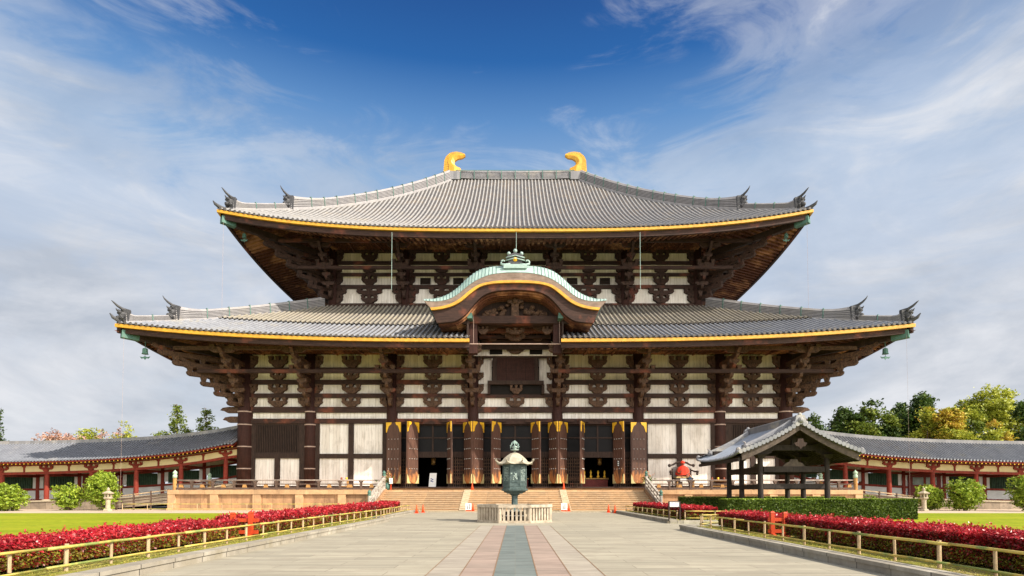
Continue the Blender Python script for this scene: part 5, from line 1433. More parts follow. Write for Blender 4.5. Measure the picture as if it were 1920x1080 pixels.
# posts and ties
posts = [(1426, 39.6), (1551, 39.6), (1387, 43.2), (1507, 43.2), (1367, 45.4), (1477, 45.4)]
PL = (1426 - 966) / F * 39.6; PR = (1551 - 966) / F * 39.6
zt_ = zat(862, 39.6)
for y in (39.6, 42.9, 45.4):
    for x in (PL, PR):
        mb = MB(); mb.lathe([(.19, .1), (.18, 2), (.17, zt_ + .25)], x, y, 14); p = mb.build('post', M['darkwood'], pav)
        mb = MB(); mb.lathe([(.3, 0), (.28, .12), (.2, .16)], x, y, 12); mb.build('footing', M['granite'], p)
        mb = MB(); mb.frustum(x, y, zt_ + .1, zt_ + .36, .2, .2, .34, .34); mb.prismY([(x - .75, zt_ + .62), (x - .75, zt_ + .5), (x - .5, zt_ + .36), (x + .5, zt_ + .36), (x + .75, zt_ + .5), (x + .75, zt_ + .62)], y - .12, y + .12); mb.build('bracket', M['darkwood'], p)
for y in (39.6, 45.4):
    mb = MB(); mb.box(PL + .2, PR - .2, y - .1, y + .1, zat(885, 39.6), zat(874.5, 39.6)); mb.build('upper_tie', M['darkwood'], pav)
    mb = MB(); mb.box(PL + .19, PR - .19, y - .08, y + .08, zat(916, 39.6), zat(907, 39.6)); mb.build('lower_tie', M['darkwood'], pav)
    mb = MB(); mb.box(PL - 1.2, PR + 1.2, y - .14, y + .14, zt_ + .62, zt_ + .98); mb.build('cross_beam', M['darkwood'], pav)
    xm = (PL + PR) / 2; z = zat(874.5, 39.6)
    mb = MB(); mb.prismY([(xm - .75, z), (xm + .75, z), (xm + .55, z + .22), (xm + .3, z + .3), (xm + .22, z + .48), (xm - .22, z + .48), (xm - .3, z + .3), (xm - .55, z + .22)], y - .08, y + .08); mb.build('frog_leg_strut', M['barge'], pav)
    mb = MB(); mb.box(xm - .14, xm + .14, y - .1, y + .1, zt_ + .98, zr_ - .5); mb.prismY([(xm - .9, zt_ + 1.35), (xm + .9, zt_ + 1.35), (xm + .6, zt_ + 1.6), (xm - .6, zt_ + 1.6)], y - .09, y + .09); mb.build('gable_post', M['darkwood'], pav)
for x in (PL, PR):
    mb = MB(); mb.box(x - .1, x + .1, 39.8, 45.2, zat(886, 39.6), zat(875, 39.6)); mb.build('upper_tie', M['darkwood'], pav)
    mb = MB(); mb.box(x - .08, x + .08, 39.79, 45.21, zat(917, 39.6), zat(908, 39.6)); mb.build('lower_tie', M['darkwood'], pav)
    mb = MB(); mb.box(x - .13, x + .13, PYa + .3, PYb - .3, zt_ + .63, zt_ + .97); mb.build('eave_purlin', M['darkwood'], pav)
mb = MB(); z = zat(831, 38); x = PXc      # pendant board under the gable peak
mb.prismY([(x - .16, z + .3), (x + .16, z + .3), (x + .22, z + .08), (x + .42, z + .02), (x + .3, z - .18), (x + .12, z - .22), (x, z - .38), (x - .12, z - .22), (x - .3, z - .18), (x - .42, z + .02), (x - .22, z + .08)], PYa - .02, PYa + .05)
mb.build('gable_pendant', M['frame'], pav)
bas = thing('stone_basin', ((PL + PR) / 2, 42.5, 0), 'low stone water basin on the floor under the pavilion', 'basin')
mb = MB(); xm = (PL + PR) / 2; mb.frustum(xm, 42.5, 0, .8, 1.3, .7, 1.5, .85); mb.build('trough', M['granite'], bas)
mb = MB(); mb.box(xm - 1.3, xm + 1.3, 41.85, 43.15, .8, .83); mb.build('water', M['paneglass'], bas)
# ================================================================ PLANTS
def quads(C, S, up=.35, name='leaves', mat=None, parent=None, asp=.6, pr=None):
    """many small leaf faces: C centres (n,3), S sizes (n)"""
    n = len(C); 
    a = rng.normal(size=(n, 3)); a[:, 2] *= .7; a /= np.linalg.norm(a, axis=1)[:, None]
    nn = rng.normal(size=(n, 3)); nn[:, 2] += up * 2; b = np.cross(nn, a); b /= np.linalg.norm(b, axis=1)[:, None] + 1e-9
    a = a * S[:, None]; b = b * (S * asp)[:, None]
    V = np.stack([C - a, C + b * .9 - a * .1, C + a, C - b * .9 - a * .1], 1).reshape(-1, 3)
    off = np.zeros(3); o = parent
    while o is not None: off += np.array(o.location); o = o.parent
    V = V - off
    me = bpy.data.meshes.new(name); me.vertices.add(n * 4); me.vertices.foreach_set('co', V.astype(np.float32).ravel())
    me.loops.add(n * 4); me.loops.foreach_set('vertex_index', np.arange(n * 4, dtype=np.int32))
    me.polygons.add(n); me.polygons.foreach_set('loop_start', np.arange(0, n * 4, 4, dtype=np.int32)); me.polygons.foreach_set('loop_total', np.full(n, 4, dtype=np.int32))
    me.update(); me.validate(); me.materials.append(mat); ob = bpy.data.objects.new(name, me); col.objects.link(ob)
    if parent is not None: ob.parent = parent
    return ob
def clumps(lobes, ncl, per, csize, r0=.55):
    """leaf centres gathered into clumps through ellipsoid lobes (cx,cy,cz,rx,ry,rz)"""
    out = []; W = np.array([l[3] * l[4] + l[3] * l[5] for l in lobes]); W = W / W.sum()
    for l, w_ in zip(lobes, W):
        k = max(1, int(ncl * w_)); d = rng.normal(size=(k, 3)); d /= np.linalg.norm(d, axis=1)[:, None]
        r = r0 + (1.06 - r0) * rng.random(k) ** .6
        c = np.array(l[:3]) + d * r[:, None] * np.array(l[3:])
        p = np.repeat(c, per, 0) + rng.normal(size=(k * per, 3)) * csize * np.array([1, 1, .6]); out.append(p)
    return np.concatenate(out)
LM = {
 'red_new': leafmat('red_photinia_leaf', [(.36, .008, .018), (.54, .016, .034), (.70, .09, .09), (.22, .005, .012), (.58, .014, .036), (.16, .03, .01)], .35, .5),
 'red_old': leafmat('dark_photinia_leaf', [(.14, .010, .010), (.25, .012, .014), (.07, .035, .010), (.19, .008, .010), (.09, .07, .012)], .4, .4),
 'green_low': leafmat('green_photinia_leaf', [(.10, .10, .015), (.22, .20, .02), (.30, .26, .03)]),
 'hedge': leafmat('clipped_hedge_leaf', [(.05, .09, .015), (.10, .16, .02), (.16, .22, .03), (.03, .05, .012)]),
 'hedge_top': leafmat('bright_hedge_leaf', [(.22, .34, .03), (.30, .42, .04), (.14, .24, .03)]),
 'bush': leafmat('fresh_green_leaf', [(.26, .36, .03), (.36, .46, .05), (.16, .26, .02), (.44, .50, .06)]),
 'yellow': leafmat('yellow_green_leaf', [(.38, .42, .04), (.48, .48, .06), (.28, .35, .04)]),
 'orange': leafmat('orange_yellow_leaf', [(.50, .30, .04), (.56, .40, .05), (.46, .44, .05)]),
 'pine': leafmat('dark_evergreen_leaf', [(.045, .09, .02), (.08, .14, .025), (.03, .06, .015), (.14, .19, .03)]),
 'cedar': leafmat('cedar_leaf', [(.10, .16, .02), (.18, .24, .03), (.24, .27, .04)]),
 'pink': leafmat('pink_bud_leaf', [(.50, .26, .22), (.56, .36, .26), (.42, .24, .16)]),
 'grass': leafmat('grass_blade', [(.30, .32, .04), (.22, .26, .03), (.42, .36, .10), (.46, .40, .06)]),
}
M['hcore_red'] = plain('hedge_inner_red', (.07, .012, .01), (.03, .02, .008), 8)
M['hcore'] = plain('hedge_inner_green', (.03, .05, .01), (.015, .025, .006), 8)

def red_hedge(label, x0, x1, y0, y1, dens, top0=.95, slope=0.0, rag=.035):
    """row of photinia shrubs; x0..x1 width, y0..y1 length"""
    t = thing('photinia_hedge', ((x0 + x1) / 2, (y0 + y1) / 2, 0), label, 'hedge', 'red photinia hedges along the path')
    TOP = lambda yy: top0 + slope * (yy - 10)
    top = TOP((y0 + y1) / 2)
    mb = MB(); n = int((y1 - y0) / .5); random.seed(int(abs(y0 * 10)))
    for i in range(n):
        y = y0 + (y1 - y0) * (i + .5) / n
        for x in (x0 + .25, (x0 + x1) / 2, x1 - .25):
            xx = x + random.uniform(-.1, .1); mb.tube([(xx, y, 0), (xx + random.uniform(-.05, .05), y + random.uniform(-.05, .05), .3), (xx + random.uniform(-.15, .15), y + random.uniform(-.15, .15), TOP(y) * .8)], [.022, .018, .008], 5)
    mb.build('stem', M['stemwood'], t)
    A_ = (x0 + .16, x1 - .16, y0 + .16, y1 - .16)
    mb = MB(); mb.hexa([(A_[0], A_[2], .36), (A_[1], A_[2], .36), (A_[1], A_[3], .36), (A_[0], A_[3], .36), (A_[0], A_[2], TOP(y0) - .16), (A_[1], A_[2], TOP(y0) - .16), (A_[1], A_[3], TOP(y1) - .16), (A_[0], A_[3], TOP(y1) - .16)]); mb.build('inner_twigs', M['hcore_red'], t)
    Ln = y1 - y0; Wd = x1 - x0
    # near leaves are smaller and more numerous per metre: each part of the row gets density by distance
    def surf(nt, zlo, zhi, deep=.14):
        """points on the front/back/ends of the hedge"""
        yy = y0 + Ln * rng.random(nt * 3); wgt = np.clip(18.0 / np.maximum(yy, 6), .3, 1.5) ** 1.5
        yy = yy[rng.random(len(yy)) < wgt / 1.5][:nt]; m = len(yy)
        side = rng.random(m); xx = np.where(side < .5, x0 + rng.random(m) * deep, x1 - rng.random(m) * deep)
        e = rng.random(m) < Wd / (Ln + Wd) * .8; xx = np.where(e, x0 + Wd * rng.random(m), xx); yy = np.where(e & (side < .5), y0 + rng.random(m) * deep, np.where(e, y1 - rng.random(m) * deep, yy))
        zz = zlo + (TOP(yy) - .05 - zlo) * rng.random(m)
        return np.stack([xx, yy, zz], 1)
    def topc(nt):
        yy = y0 + Ln * rng.random(nt * 3); wgt = np.clip(18.0 / np.maximum(yy, 6), .3, 1.5) ** 1.5
        yy = yy[rng.random(len(yy)) < wgt / 1.5][:nt]; m = len(yy); xx = x0 + Wd * rng.random(m)
        und = .5 * np.sin(yy * 2.1 + xx) + .5 * np.sin(yy * 5.3 + 2 * xx)
        zz = TOP(yy) - .03 + rag * und + rng.normal(size=m) * rag * .9 + (rng.random(m) < .03) * rng.random(m) * .12 - .05
        return np.stack([xx, yy, zz], 1)
    def sz(P): return (.016 + .0013 * P[:, 1]) * rng.uniform(.7, 1.3, len(P))
    P = surf(int(dens * .9), .24, top - .06); lowm = P[:, 2] < .24 + (top - .3) * .35 * rng.random(len(P)) * 1.6
    k = P[:, 2] > .22; P = P
    patch = .75 + .25 * np.sin(P[:, 1] * 1.7 + 2 * np.sin(P[:, 1] * .6)) + .12 * np.sin(P[:, 1] * 6.1 + P[:, 2] * 9)
    hi = rng.random(len(P)) < patch * np.clip((P[:, 2] - .25) / (TOP(P[:, 1]) - .3), 0, 1) ** 2.0 * .95
    quads(P[hi], sz(P[hi]), .2, 'red_leaf', LM['red_new'], t)
    Q = P[~hi]; gm = (rng.random(len(Q)) < .5) & (Q[:, 2] < .55)
    quads(Q[~gm], sz(Q[~gm]), .2, 'dark_leaf', LM['red_old'], t); quads(Q[gm], sz(Q[gm]), .2, 'green_leaf', LM['green_low'], t)
    T = topc(int(dens * .75)); quads(T, sz(T), .5, 'top_leaf', LM['red_new'], t)
    # upright young shoots
    S_ = topc(int(dens * .01)); reps = 7; S2 = np.repeat(S_, reps, 0); S2[:, 2] += np.tile(np.linspace(.0, .10, reps), len(S_)); S2 += rng.normal(size=S2.shape) * .015
    quads(S2, sz(S2) * .9, 0, 'shoot', LM['red_new'], t)
    return t
red_hedge('near left red photinia hedge beside the lawn, reaching the left edge of the photo', -10.4, -9.0, 6.2, 19.2, 110000, .70, .006, .05)
red_hedge('long left red photinia hedge running from the vermilion frame to the broad steps', -10.4, -9.0, 20.4, 46, 70000, .72, .0075, .05)
red_hedge('near right red photinia hedge reaching from the vermilion frame to the right edge', 8.95, 10.4, 6.2, 19.6, 110000, .86, -.002)
red_hedge('short right red photinia hedge between the side path and the vermilion frame', 8.95, 10.4, 20.9, 26.0, 30000, .82)
red_hedge('small far hedge of red photinia behind the white notice board near the steps', 9.5, 11.2, 32.6, 47.5, 40000, .88)

def green_hedge(label, x0, x1, y0, y1, top, dens):
    t = thing('clipped_hedge', ((x0 + x1) / 2, (y0 + y1) / 2, 0), label, 'hedge', 'clipped green hedges')
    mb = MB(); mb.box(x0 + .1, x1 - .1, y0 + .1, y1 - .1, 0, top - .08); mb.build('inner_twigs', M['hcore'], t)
    m = dens; A = (x1 - x0) * top; B = (y1 - y0) * top
    f = rng.random(m); xx = x0 + (x1 - x0) * rng.random(m); yy = y0 + rng.random(m) * .12; e = f < B * 2 / (A + B * 2)
    s2 = rng.random(m) < .5
    xx = np.where(e, np.where(s2, x0 + rng.random(m) * .12, x1 - rng.random(m) * .12), xx); yy = np.where(e, y0 + (y1 - y0) * rng.random(m), yy)
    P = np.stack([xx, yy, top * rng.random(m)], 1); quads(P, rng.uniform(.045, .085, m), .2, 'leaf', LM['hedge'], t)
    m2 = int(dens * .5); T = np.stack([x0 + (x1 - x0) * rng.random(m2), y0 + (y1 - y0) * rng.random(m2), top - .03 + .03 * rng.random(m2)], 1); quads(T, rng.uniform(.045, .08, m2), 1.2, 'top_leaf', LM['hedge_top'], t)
green_hedge('long clipped box hedge with a bright flat top in front of the dark pavilion', 13.3, 25.2, 36.9, 38.6, 1.27, 26000)
green_hedge('shaded clipped hedge behind the pavilion posts, beside the small far red hedge', 13.4, 26.5, 47.2, 48.6, 1.36, 16000)

def bush(label, x, y, r, h, n=2600, mat='bush', sh=1.0):
    t = thing('round_bush', (x, y, 0), label, 'bush', 'leafy bushes on the lawn')
    random.seed(int(abs(x * 7))); lobes = []
    for k in range(9):
        a = random.random() * 6.28; d = random.random() ** .5 * r * .6; zz = h * random.uniform(.28, .72)
        lobes.append((x + d * math.cos(a), y + d * math.sin(a) * .8, zz, r * .5 * sh, r * .5, h * .27))
    lobes += [(x, y, h * .45, r * .8, r * .8, h * .45), (x, y, h * .75, r * .5, r * .5, h * .26)]
    mb = MB()
    for k in range(7):
        a = k * .9; mb.tube([(x + .1 * math.cos(a), y + .1 * math.sin(a), 0), (x + r * .3 * math.cos(a), y + r * .3 * math.sin(a), h * .35), (x + r * .6 * math.cos(a), y + r * .6 * math.sin(a), h * .7)], [.07, .05, .02], 6)
    mb.build('stem', M['stemwood'], t)
    P = clumps(lobes, n // 8, 14, .13, .6); P = P[P[:, 2] > .05]
    quads(P, rng.uniform(.08, .15, len(P)), .6, 'foliage', LM[mat], t)
def X_(px, Y): return (px - CX) / F * Y
bush('wide rounded bush at the far left edge of the lawn', X_(12, 55), 55, 2.0, 2.5, 4600)
bush('low open bush between the corridor and the tall leafy bush at left', X_(130, 57), 57, 1.35, 2.6, 2400)
bush('tall full bush right behind the left stone lantern', X_(196, 57.5), 57.5, 1.6, 3.9, 5600)
bush('bright low bush behind the right stone lantern', X_(1742, 58), 58, 1.45, 2.45, 3000)
bush('tall rounded bush standing alone on the right lawn near the corridor', X_(1809, 56), 56, 1.55, 3.1, 3600)
bush('tall bush cut off by the right edge of the photo', X_(1925, 54), 54, 1.5, 3.3, 3600)
bush('small low shrub at the right end of the stone platform beside the corridor', X_(1628, 59), 59, 1.0, 1.5, 800)

def tree(label, px, Y, ptop, pw, mats, kind='round', n=5200, leaf=.28, name='broadleaf_tree', group='trees behind the corridors', cz0=.35, dens=14):
    x = X_(px, Y); H = zat(ptop, Y); r = pw / F * Y / 2
    t = thing(name, (x, Y, 0), label, 'tree', group); random.seed(int(px)); lobes = []; mb = MB()
    def limb(a, b, r0, r1):
        a, b = Vector(a), Vector(b); m_ = (a + b) / 2 + Vector((random.uniform(-.3, .3), random.uniform(-.3, .3), random.uniform(-.2, .3))); mb.tube([a, m_, b], [r0, (r0 + r1) / 2, r1], 6)
    if kind == 'round':
        limb((x, Y, 0), (x + random.uniform(-.5, .5), Y, H * .55), .35, .2)
        for k in range(15):
            a = random.random() * 6.28; d = (random.random() ** .5) * r * .74; zz = H * (cz0 + (.93 - cz0) * random.random() * (1 - .35 * (d / r)))
            p = (x + d * math.cos(a), Y + d * math.sin(a) * .8, zz); lobes.append(p + (r * random.uniform(.22, .42), r * random.uniform(.25, .4), H * random.uniform(.07, .13)))
            limb((x, Y, H * random.uniform(.25, .5)), p, .12, .03)
        lobes.append((x, Y, H * .9, r * .35, r * .35, H * .1)); r0 = .35
    elif kind == 'cone':
        limb((x, Y, 0), (x, Y, H * .97), .3, .04)
        for k in range(26):
            f = k / 25; zz = H * (.45 + .53 * f); a = k * 2.4; rr = r * (1.02 - f) ** .6 * random.uniform(.55, 1.1)
            p = (x + rr * .72 * math.cos(a), Y + rr * .72 * math.sin(a), zz - rr * .12); lobes.append(p + (max(.35, rr * .42), max(.35, rr * .42), H * .028 + .15)); limb((x, Y, zz + .2), p, .07, .02)
        lobes.append((x, Y, H * .97, .35, .35, H * .035)); r0 = .1
    mb.build('trunk', M['stemwood'], t)
    P = clumps(lobes, int(n * (3.2 if px > 1500 else 2.0)) // dens, dens, leaf * 1.25, r0)
    k = rng.random(len(P)); m0 = 0
    for i, m_ in enumerate(mats):
        sel = (k >= i / len(mats)) & (k < (i + 1) / len(mats))
        # keep patches: pick by position noise rather than single leaves
        sel = ((np.sin(P[:, 0] * .9 + P[:, 2] * 1.3 + i) + np.sin(P[:, 0] * .37 - P[:, 2] * .8)) > 0) == (i == 0) if len(mats) == 2 else sel
        if sel.sum(): quads(P[sel], rng.uniform(leaf * .6, leaf * 1.2, int(sel.sum())), .5, 'crown', LM[m_], t)
# right: evergreens then yellow and orange spring trees
tree('dark conifer top rising just behind the pavilion ridge', 1528, 95, 775, 46, ['pine'], 'round', 1800, .26)
tree('dark evergreen at the left end of the right wood', 1585, 100, 764, 80, ['pine'], 'round', 4200, .3)
tree('broad bushy dark evergreen behind the right corridor, second large one from the pavilion', 1640, 98, 752, 90, ['pine', 'cedar'], 'round', 4800, .3)
tree('dark evergreen standing just left of the tallest dark tree behind the right corridor', 1688, 104, 757, 70, ['pine'], 'round', 3800, .3)
tree('tallest dark evergreen beside the yellow and orange trees', 1733, 99, 738, 95, ['pine'], 'round', 5200, .3)
tree('yellow leaved tree in front of the dark evergreens', 1740, 92, 765, 80, ['yellow', 'orange'], 'round', 2600, .22)
tree('orange and yellow spring tree in the middle of the right wood', 1790, 90, 762, 110, ['orange', 'yellow'], 'round', 5200, .24)
tree('tall airy yellow green tree near the right edge', 1862, 96, 722, 130, ['yellow', 'yellow'], 'round', 6000, .24, cz0=.42)
tree('dark green tree cut off by the right edge of the photo', 1922, 88, 752, 80, ['pine'], 'round', 3600, .28)
tree('orange tinted low tree behind the corridor roof at the far right', 1868, 84, 790, 90, ['orange', 'yellow'], 'round', 3000, .22)
tree('low broad dark evergreen filling the gap behind the first large tree right of the pavilion', 1612, 106, 776, 90, ['pine'], 'round', 4200, .3)
tree('low dark evergreen between the tallest dark tree and its left neighbour', 1712, 108, 768, 80, ['pine'], 'round', 4200, .3)
tree('low yellow green tree under the tall airy tree near the right edge', 1828, 93, 760, 100, ['yellow', 'cedar'], 'round', 4600, .24)
# left
tree('tall narrow cedar behind the left corridor, the left one of two', 329, 92, 757, 84, ['cedar'], 'cone', 2600, .2, 'cedar_tree')
tree('shorter narrow cedar behind the left corridor close to the hall', 384, 92, 765, 72, ['cedar'], 'cone', 2200, .2, 'cedar_tree')
tree('thin budding tree with open yellowish branches left of the cedars', 232, 88, 787, 60, ['yellow', 'pink'], 'round', 900, .17, cz0=.6)
tree('pinkish budding tree behind the left corridor', 172, 90, 799, 70, ['pink', 'yellow'], 'round', 1500, .18, cz0=.6)
tree('low green and pink tree behind the left corridor roof', 115, 86, 805, 90, ['cedar', 'pink'], 'round', 2000, .2, cz0=.6)
tree('faint pink bare branched tree at the left behind the corridor', 70, 95, 812, 60, ['pink'], 'round', 500, .15, cz0=.65)
tree('small dark conifer tip at the left edge of the photo', -12, 90, 765, 40, ['pine'], 'cone', 1500, .2, 'cedar_tree')

# grass tufts on the near verges (uncountable)
def tufts(sg):
    n = 26000; y = 7 + 27 * rng.random(n) ** 1.6; u = rng.random(n); x = sg * (7.75 + 4.2 * u ** 1.3)
    z = np.interp(np.abs(x), [7.66, 7.9, 8.4, 9.0, 9.7, 10.8, 12], [.17, .19, .18, .16, .13, .08, .02])
    keep = ~((y > 25.8) & (sg > 0)); x, y, z = x[keep], y[keep], z[keep]; n = len(x)
    s = .018 + .0006 * y; C = np.stack([x, y, z + .012], 1)
    o = quads(C, s * rng.uniform(.6, 1.3, n), -.1, 'grass_tufts', LM['grass'], None, .25); tag(o, kind='stuff'); o['label'] = ('left' if sg < 0 else 'right') + ' strip of short dry yellow green grass between kerb and red hedge'; o['category'] = 'grass'
tufts(-1); tufts(1)
# ================================================================ BAMBOO FENCES
def bfence(label, pts, sp=1.2, h=.46, zb=.17, r=.03, low=.13, thick=2, cords=True, grp='bamboo fences'):
    """pts: plan polyline; posts every sp, upper and lower bamboo rails"""
    P = [Vector((a, b, 0)) for a, b in pts]; t = thing('bamboo_fence', (P[0].x, P[0].y, 0), label, 'fence', grp)
    for k, (zz, rr) in enumerate(((h, r), (low, r * .8))):
        for i in range(len(P) - 1):
            a, b = P[i], P[i + 1]; L = (b - a).length; n = max(1, int(L / 4.0)); off = Vector((-(b - a).y, (b - a).x, 0)).normalized() * .0
            for q in range(n):
                p, e = a + (b - a) * q / n, a + (b - a) * (q + 1) / n; m_ = [p + (e - p) * f for f in np.linspace(0, 1, 6)]
                mb = MB(); mb.tube([(v.x - .05 * (1 if v.x > 0 else -1), v.y, zb + zz + random.uniform(-.008, .008)) for v in m_], [rr * (1.05 - .25 * f) for f in np.linspace(0, 1, 6)], 8); mb.build('rail', M['bamboo'], t, True)
    i = 0
    for k in range(len(P) - 1):
        a, b = P[k], P[k + 1]; L = (b - a).length; n = max(1, round(L / sp))
        for q in range(n + (1 if k == len(P) - 2 else 0)):
            p = a + (b - a) * q / n; rr = r * (1.25 if i % thick == 0 else .95); i += 1; random.seed(i + int(p.y * 3))
            mb = MB(); mb.tube([(p.x, p.y, zb - .15), (p.x + random.uniform(-.01, .01), p.y, zb + h + (.05 if i % thick == 1 else .0))], rr, 8); po = mb.build('post', M['post'], t, False)
            if cords and p.y < 36:
                mb = MB()
                for zz in (h, low): mb.lathe([(rr + .014, zb + zz - .02), (rr + .02, zb + zz), (rr + .014, zb + zz + .02)], p.x, p.y, 8)
                mb.tube([(p.x - .03, p.y - rr, zb + h), (p.x - .05, p.y - rr - .02, zb + h + .05)], .006, 4); mb.build('cord', M['cord'], po)
    return t
bfence('long low yellow bamboo fence beside the left kerb and red hedge', [(-8.2, 6.0), (-8.2, 36), (-8.9, 47.5), (-8.9, 49.5)], 1.2, .47)
bfence('long low bamboo fence beside the right kerb, from the side path to the right edge', [(8.05, 6.0), (8.05, 25.6), (9.8, 26.2)], 1.3, .50)
bfence('short low bamboo fence in front of the small far red hedge at right', [(8.95, 47.5), (9.1, 33.2)], 1.4, .45)
bfence('crossing bamboo rails beside the notice board at the side path', [(9.3, 32.3), (12.6, 32.3)], 1.6, .5, .15)
bfence('short bamboo barrier closing the side path', [(9.4, 29.6), (12.0, 29.6)], 1.2, .5, .05)
bfence('thin pale fence along the foot of the left platform wall', [(-35.5, 53.3), (-13.0, 53.3)], 2.3, .68, 0, .03, .24, 99, False, 'thin fences in front of the platform')

# ================================================================ VERMILION FRAMES IN THE HEDGE GAPS
def vframe(label, xa, xb, xe, y):
    t = thing('vermilion_frame', (xa, y, 0), label, 'gate', 'vermilion frames in the hedge gaps')
    for x, h in ((xa, .93), (xb, .95)):
        mb = MB(); mb.box(x - .065, x + .065, y - .07, y + .07, 0, h); mb.frustum(x, y, h, h + .05, .08, .08, .05, .05); mb.build('post', M['orange'], t)
        mb = MB(); mb.prismX([(y - .42, .02), (y + .42, .02), (y + .40, .12), (y + .12, .24), (y - .12, .24), (y - .40, .12)], x - .05, x + .05); mb.build('foot', M['orange'], t)
    for z in (.66, .26):
        a, b = sorted((xa, xe)); mb = MB(); mb.box(a, b, y - .03, y + .03, z, z + .12); mb.build('rail', M['orange'], t)
vframe('bright vermilion wooden frame in the gap of the left red hedge', -9.48, -8.87, -8.62, 19.8)
vframe('bright vermilion wooden frame in the gap of the right red hedge', 9.28, 8.84, 8.7, 20.3)

# ================================================================ TRAFFIC CONES
cone0 = None
def cone(label, px, py, Y, z=0.0, h=.62):
    global cone0
    x = X_(px, Y)
    if cone0 is None:
        t = thing('traffic_cone', (x, Y, z), label, 'traffic cone', 'orange traffic cones around the steps')
        mb = MB(); mb.lathe([(.13, .03), (.10, .25), (.06, .45), (.035, .66), (.02, .67)], 0, 0, 16); o = mb.build('cone_body', M['cone'], None, True, False); o.parent = t
        mb = MB(); mb.box(-.17, .17, -.17, .17, 0, .035); o = mb.build('base', M['cone'], None, False, False); o.parent = t
        cone0 = t
    else: copy_tree(cone0, (x, Y, z), 0, label)
cone('nearer of the two orange traffic cones at the left end of the lower step', 781.5, 960, 48.5, .015)
cone('farther of the two orange traffic cones at the left end of the lower step', 793.5, 958, 50.2, .015)
cone('orange traffic cone at the foot of the left dividing ramp', 887, 954, 50.95, .1)
cone('orange traffic cone at the top of the steps above the left dividing ramp', 885.5, 912, 57.2, PZ)
cone('orange traffic cone at the top of the steps above the right dividing ramp', 1057, 912, 57.2, PZ)
cone('orange traffic cone at the foot of the right dividing ramp', 1066.5, 954, 50.95, .1)
cone('left one of the two orange traffic cones near the right kerb end', 1140.7, 957, 50.2, .015)
cone('right one of the two orange traffic cones near the right kerb end', 1153, 960, 48.5, .015)

# ================================================================ BOARDS AND SIGNS
def marks(mb, x0, x1, y, z0, z1, rows, seed):
    random.seed(seed)
    for r in range(rows):
        z = z1 - (z1 - z0) * (r + .5) / rows; x = x0
        while x < x1:
            w_ = random.uniform(.3, .9) * (z1 - z0) / rows * .8; mb.box(x, min(x1, x + w_), y - .004, y, z - .2 * (z1 - z0) / rows, z + .2 * (z1 - z0) / rows); x += w_ * 1.35
def signboard(label, px, Y, z, w_, h_, seed):
    x = X_(px, Y); t = thing('notice_sign', (x, Y, z), label, 'sign', 'small white notices by the ramps')
    mb = MB(); mb.box(x - w_ / 2, x + w_ / 2, Y - .03, Y, z + .12, z + .12 + h_); p = mb.build('board', M['paper'], t)
    mb = MB()
    for q in (-.08, .08):
        for r in range(3 if q < 0 else 4): mb.box(x + q - .05, x + q + .045, Y - .036, Y - .03, z + .2 + .11 * r, z + .2 + .11 * r + .07)
    mb.build('writing', M['ink'], p)
    mb = MB(); mb.box(x - w_ / 2 + .03, x + w_ / 2 - .03, Y - .02, Y + .16, z, z + .118); mb.build('foot', M['cone'], t)
signboard('small white notice on a red foot in front of the left dividing ramp', 878.5, 50.9, .1, .5, .58, 1)
signboard('small white notice on a red foot in front of the right dividing ramp', 1057.5, 50.9, .1, .5, .58, 2)
# white board standing inside the left doorway
x = X_(810.5, 61.6); t = thing('leaning_board', (x, 61.8, FZ), 'white board with blue marks standing in the left doorway', 'board')
mb = MB(); mb.hexa([(x - .42, 61.75, FZ + .03), (x + .34, 61.75, FZ + .03), (x + .34, 61.8, FZ + .03), (x - .42, 61.8, FZ + .03), (x - .30, 61.85, FZ + 1.58), (x + .42, 61.85, FZ + 1.58), (x + .42, 61.9, FZ + 1.58), (x - .30, 61.9, FZ + 1.58)]); mb.build('panel', M['paper'], t)
mb = MB()
for (dx, dz, r) in ((-.12, .75, .09), (.0, .92, .07), (-.14, 1.0, .06), (.02, .68, .06)): mb.box(x + dx - r, x + dx + r, 61.76, 61.80, FZ + dz - r * .7, FZ + dz + r * .7)
mb.build('printed_mark', M['bluemark'], t)
# black plate with white characters on the right door
x = X_(1159.5, 60.3); t = thing('door_plaque', (x, 60.3, FZ + 2.2), 'small black plaque with white characters hanging on the right door leaf', 'sign')
z0 = zat(874, 60.3); z1 = zat(863.5, 60.3)
mb = MB(); mb.box(x - .13, x + .13, 60.28, 60.31, z0, z1); mb.build('plate', M['ink'], t)
mb = MB()
for k in range(3):
    z = z0 + (z1 - z0) * (k + .5) / 3; mb.box(x - .08, x + .08, 60.272, 60.28, z - .05, z - .02); mb.box(x - .06, x + .06, 60.272, 60.28, z + .02, z + .05); mb.box(x - .02, x + .02, 60.271, 60.279, z - .02, z + .02)
mb.build('characters', M['paper'], t)
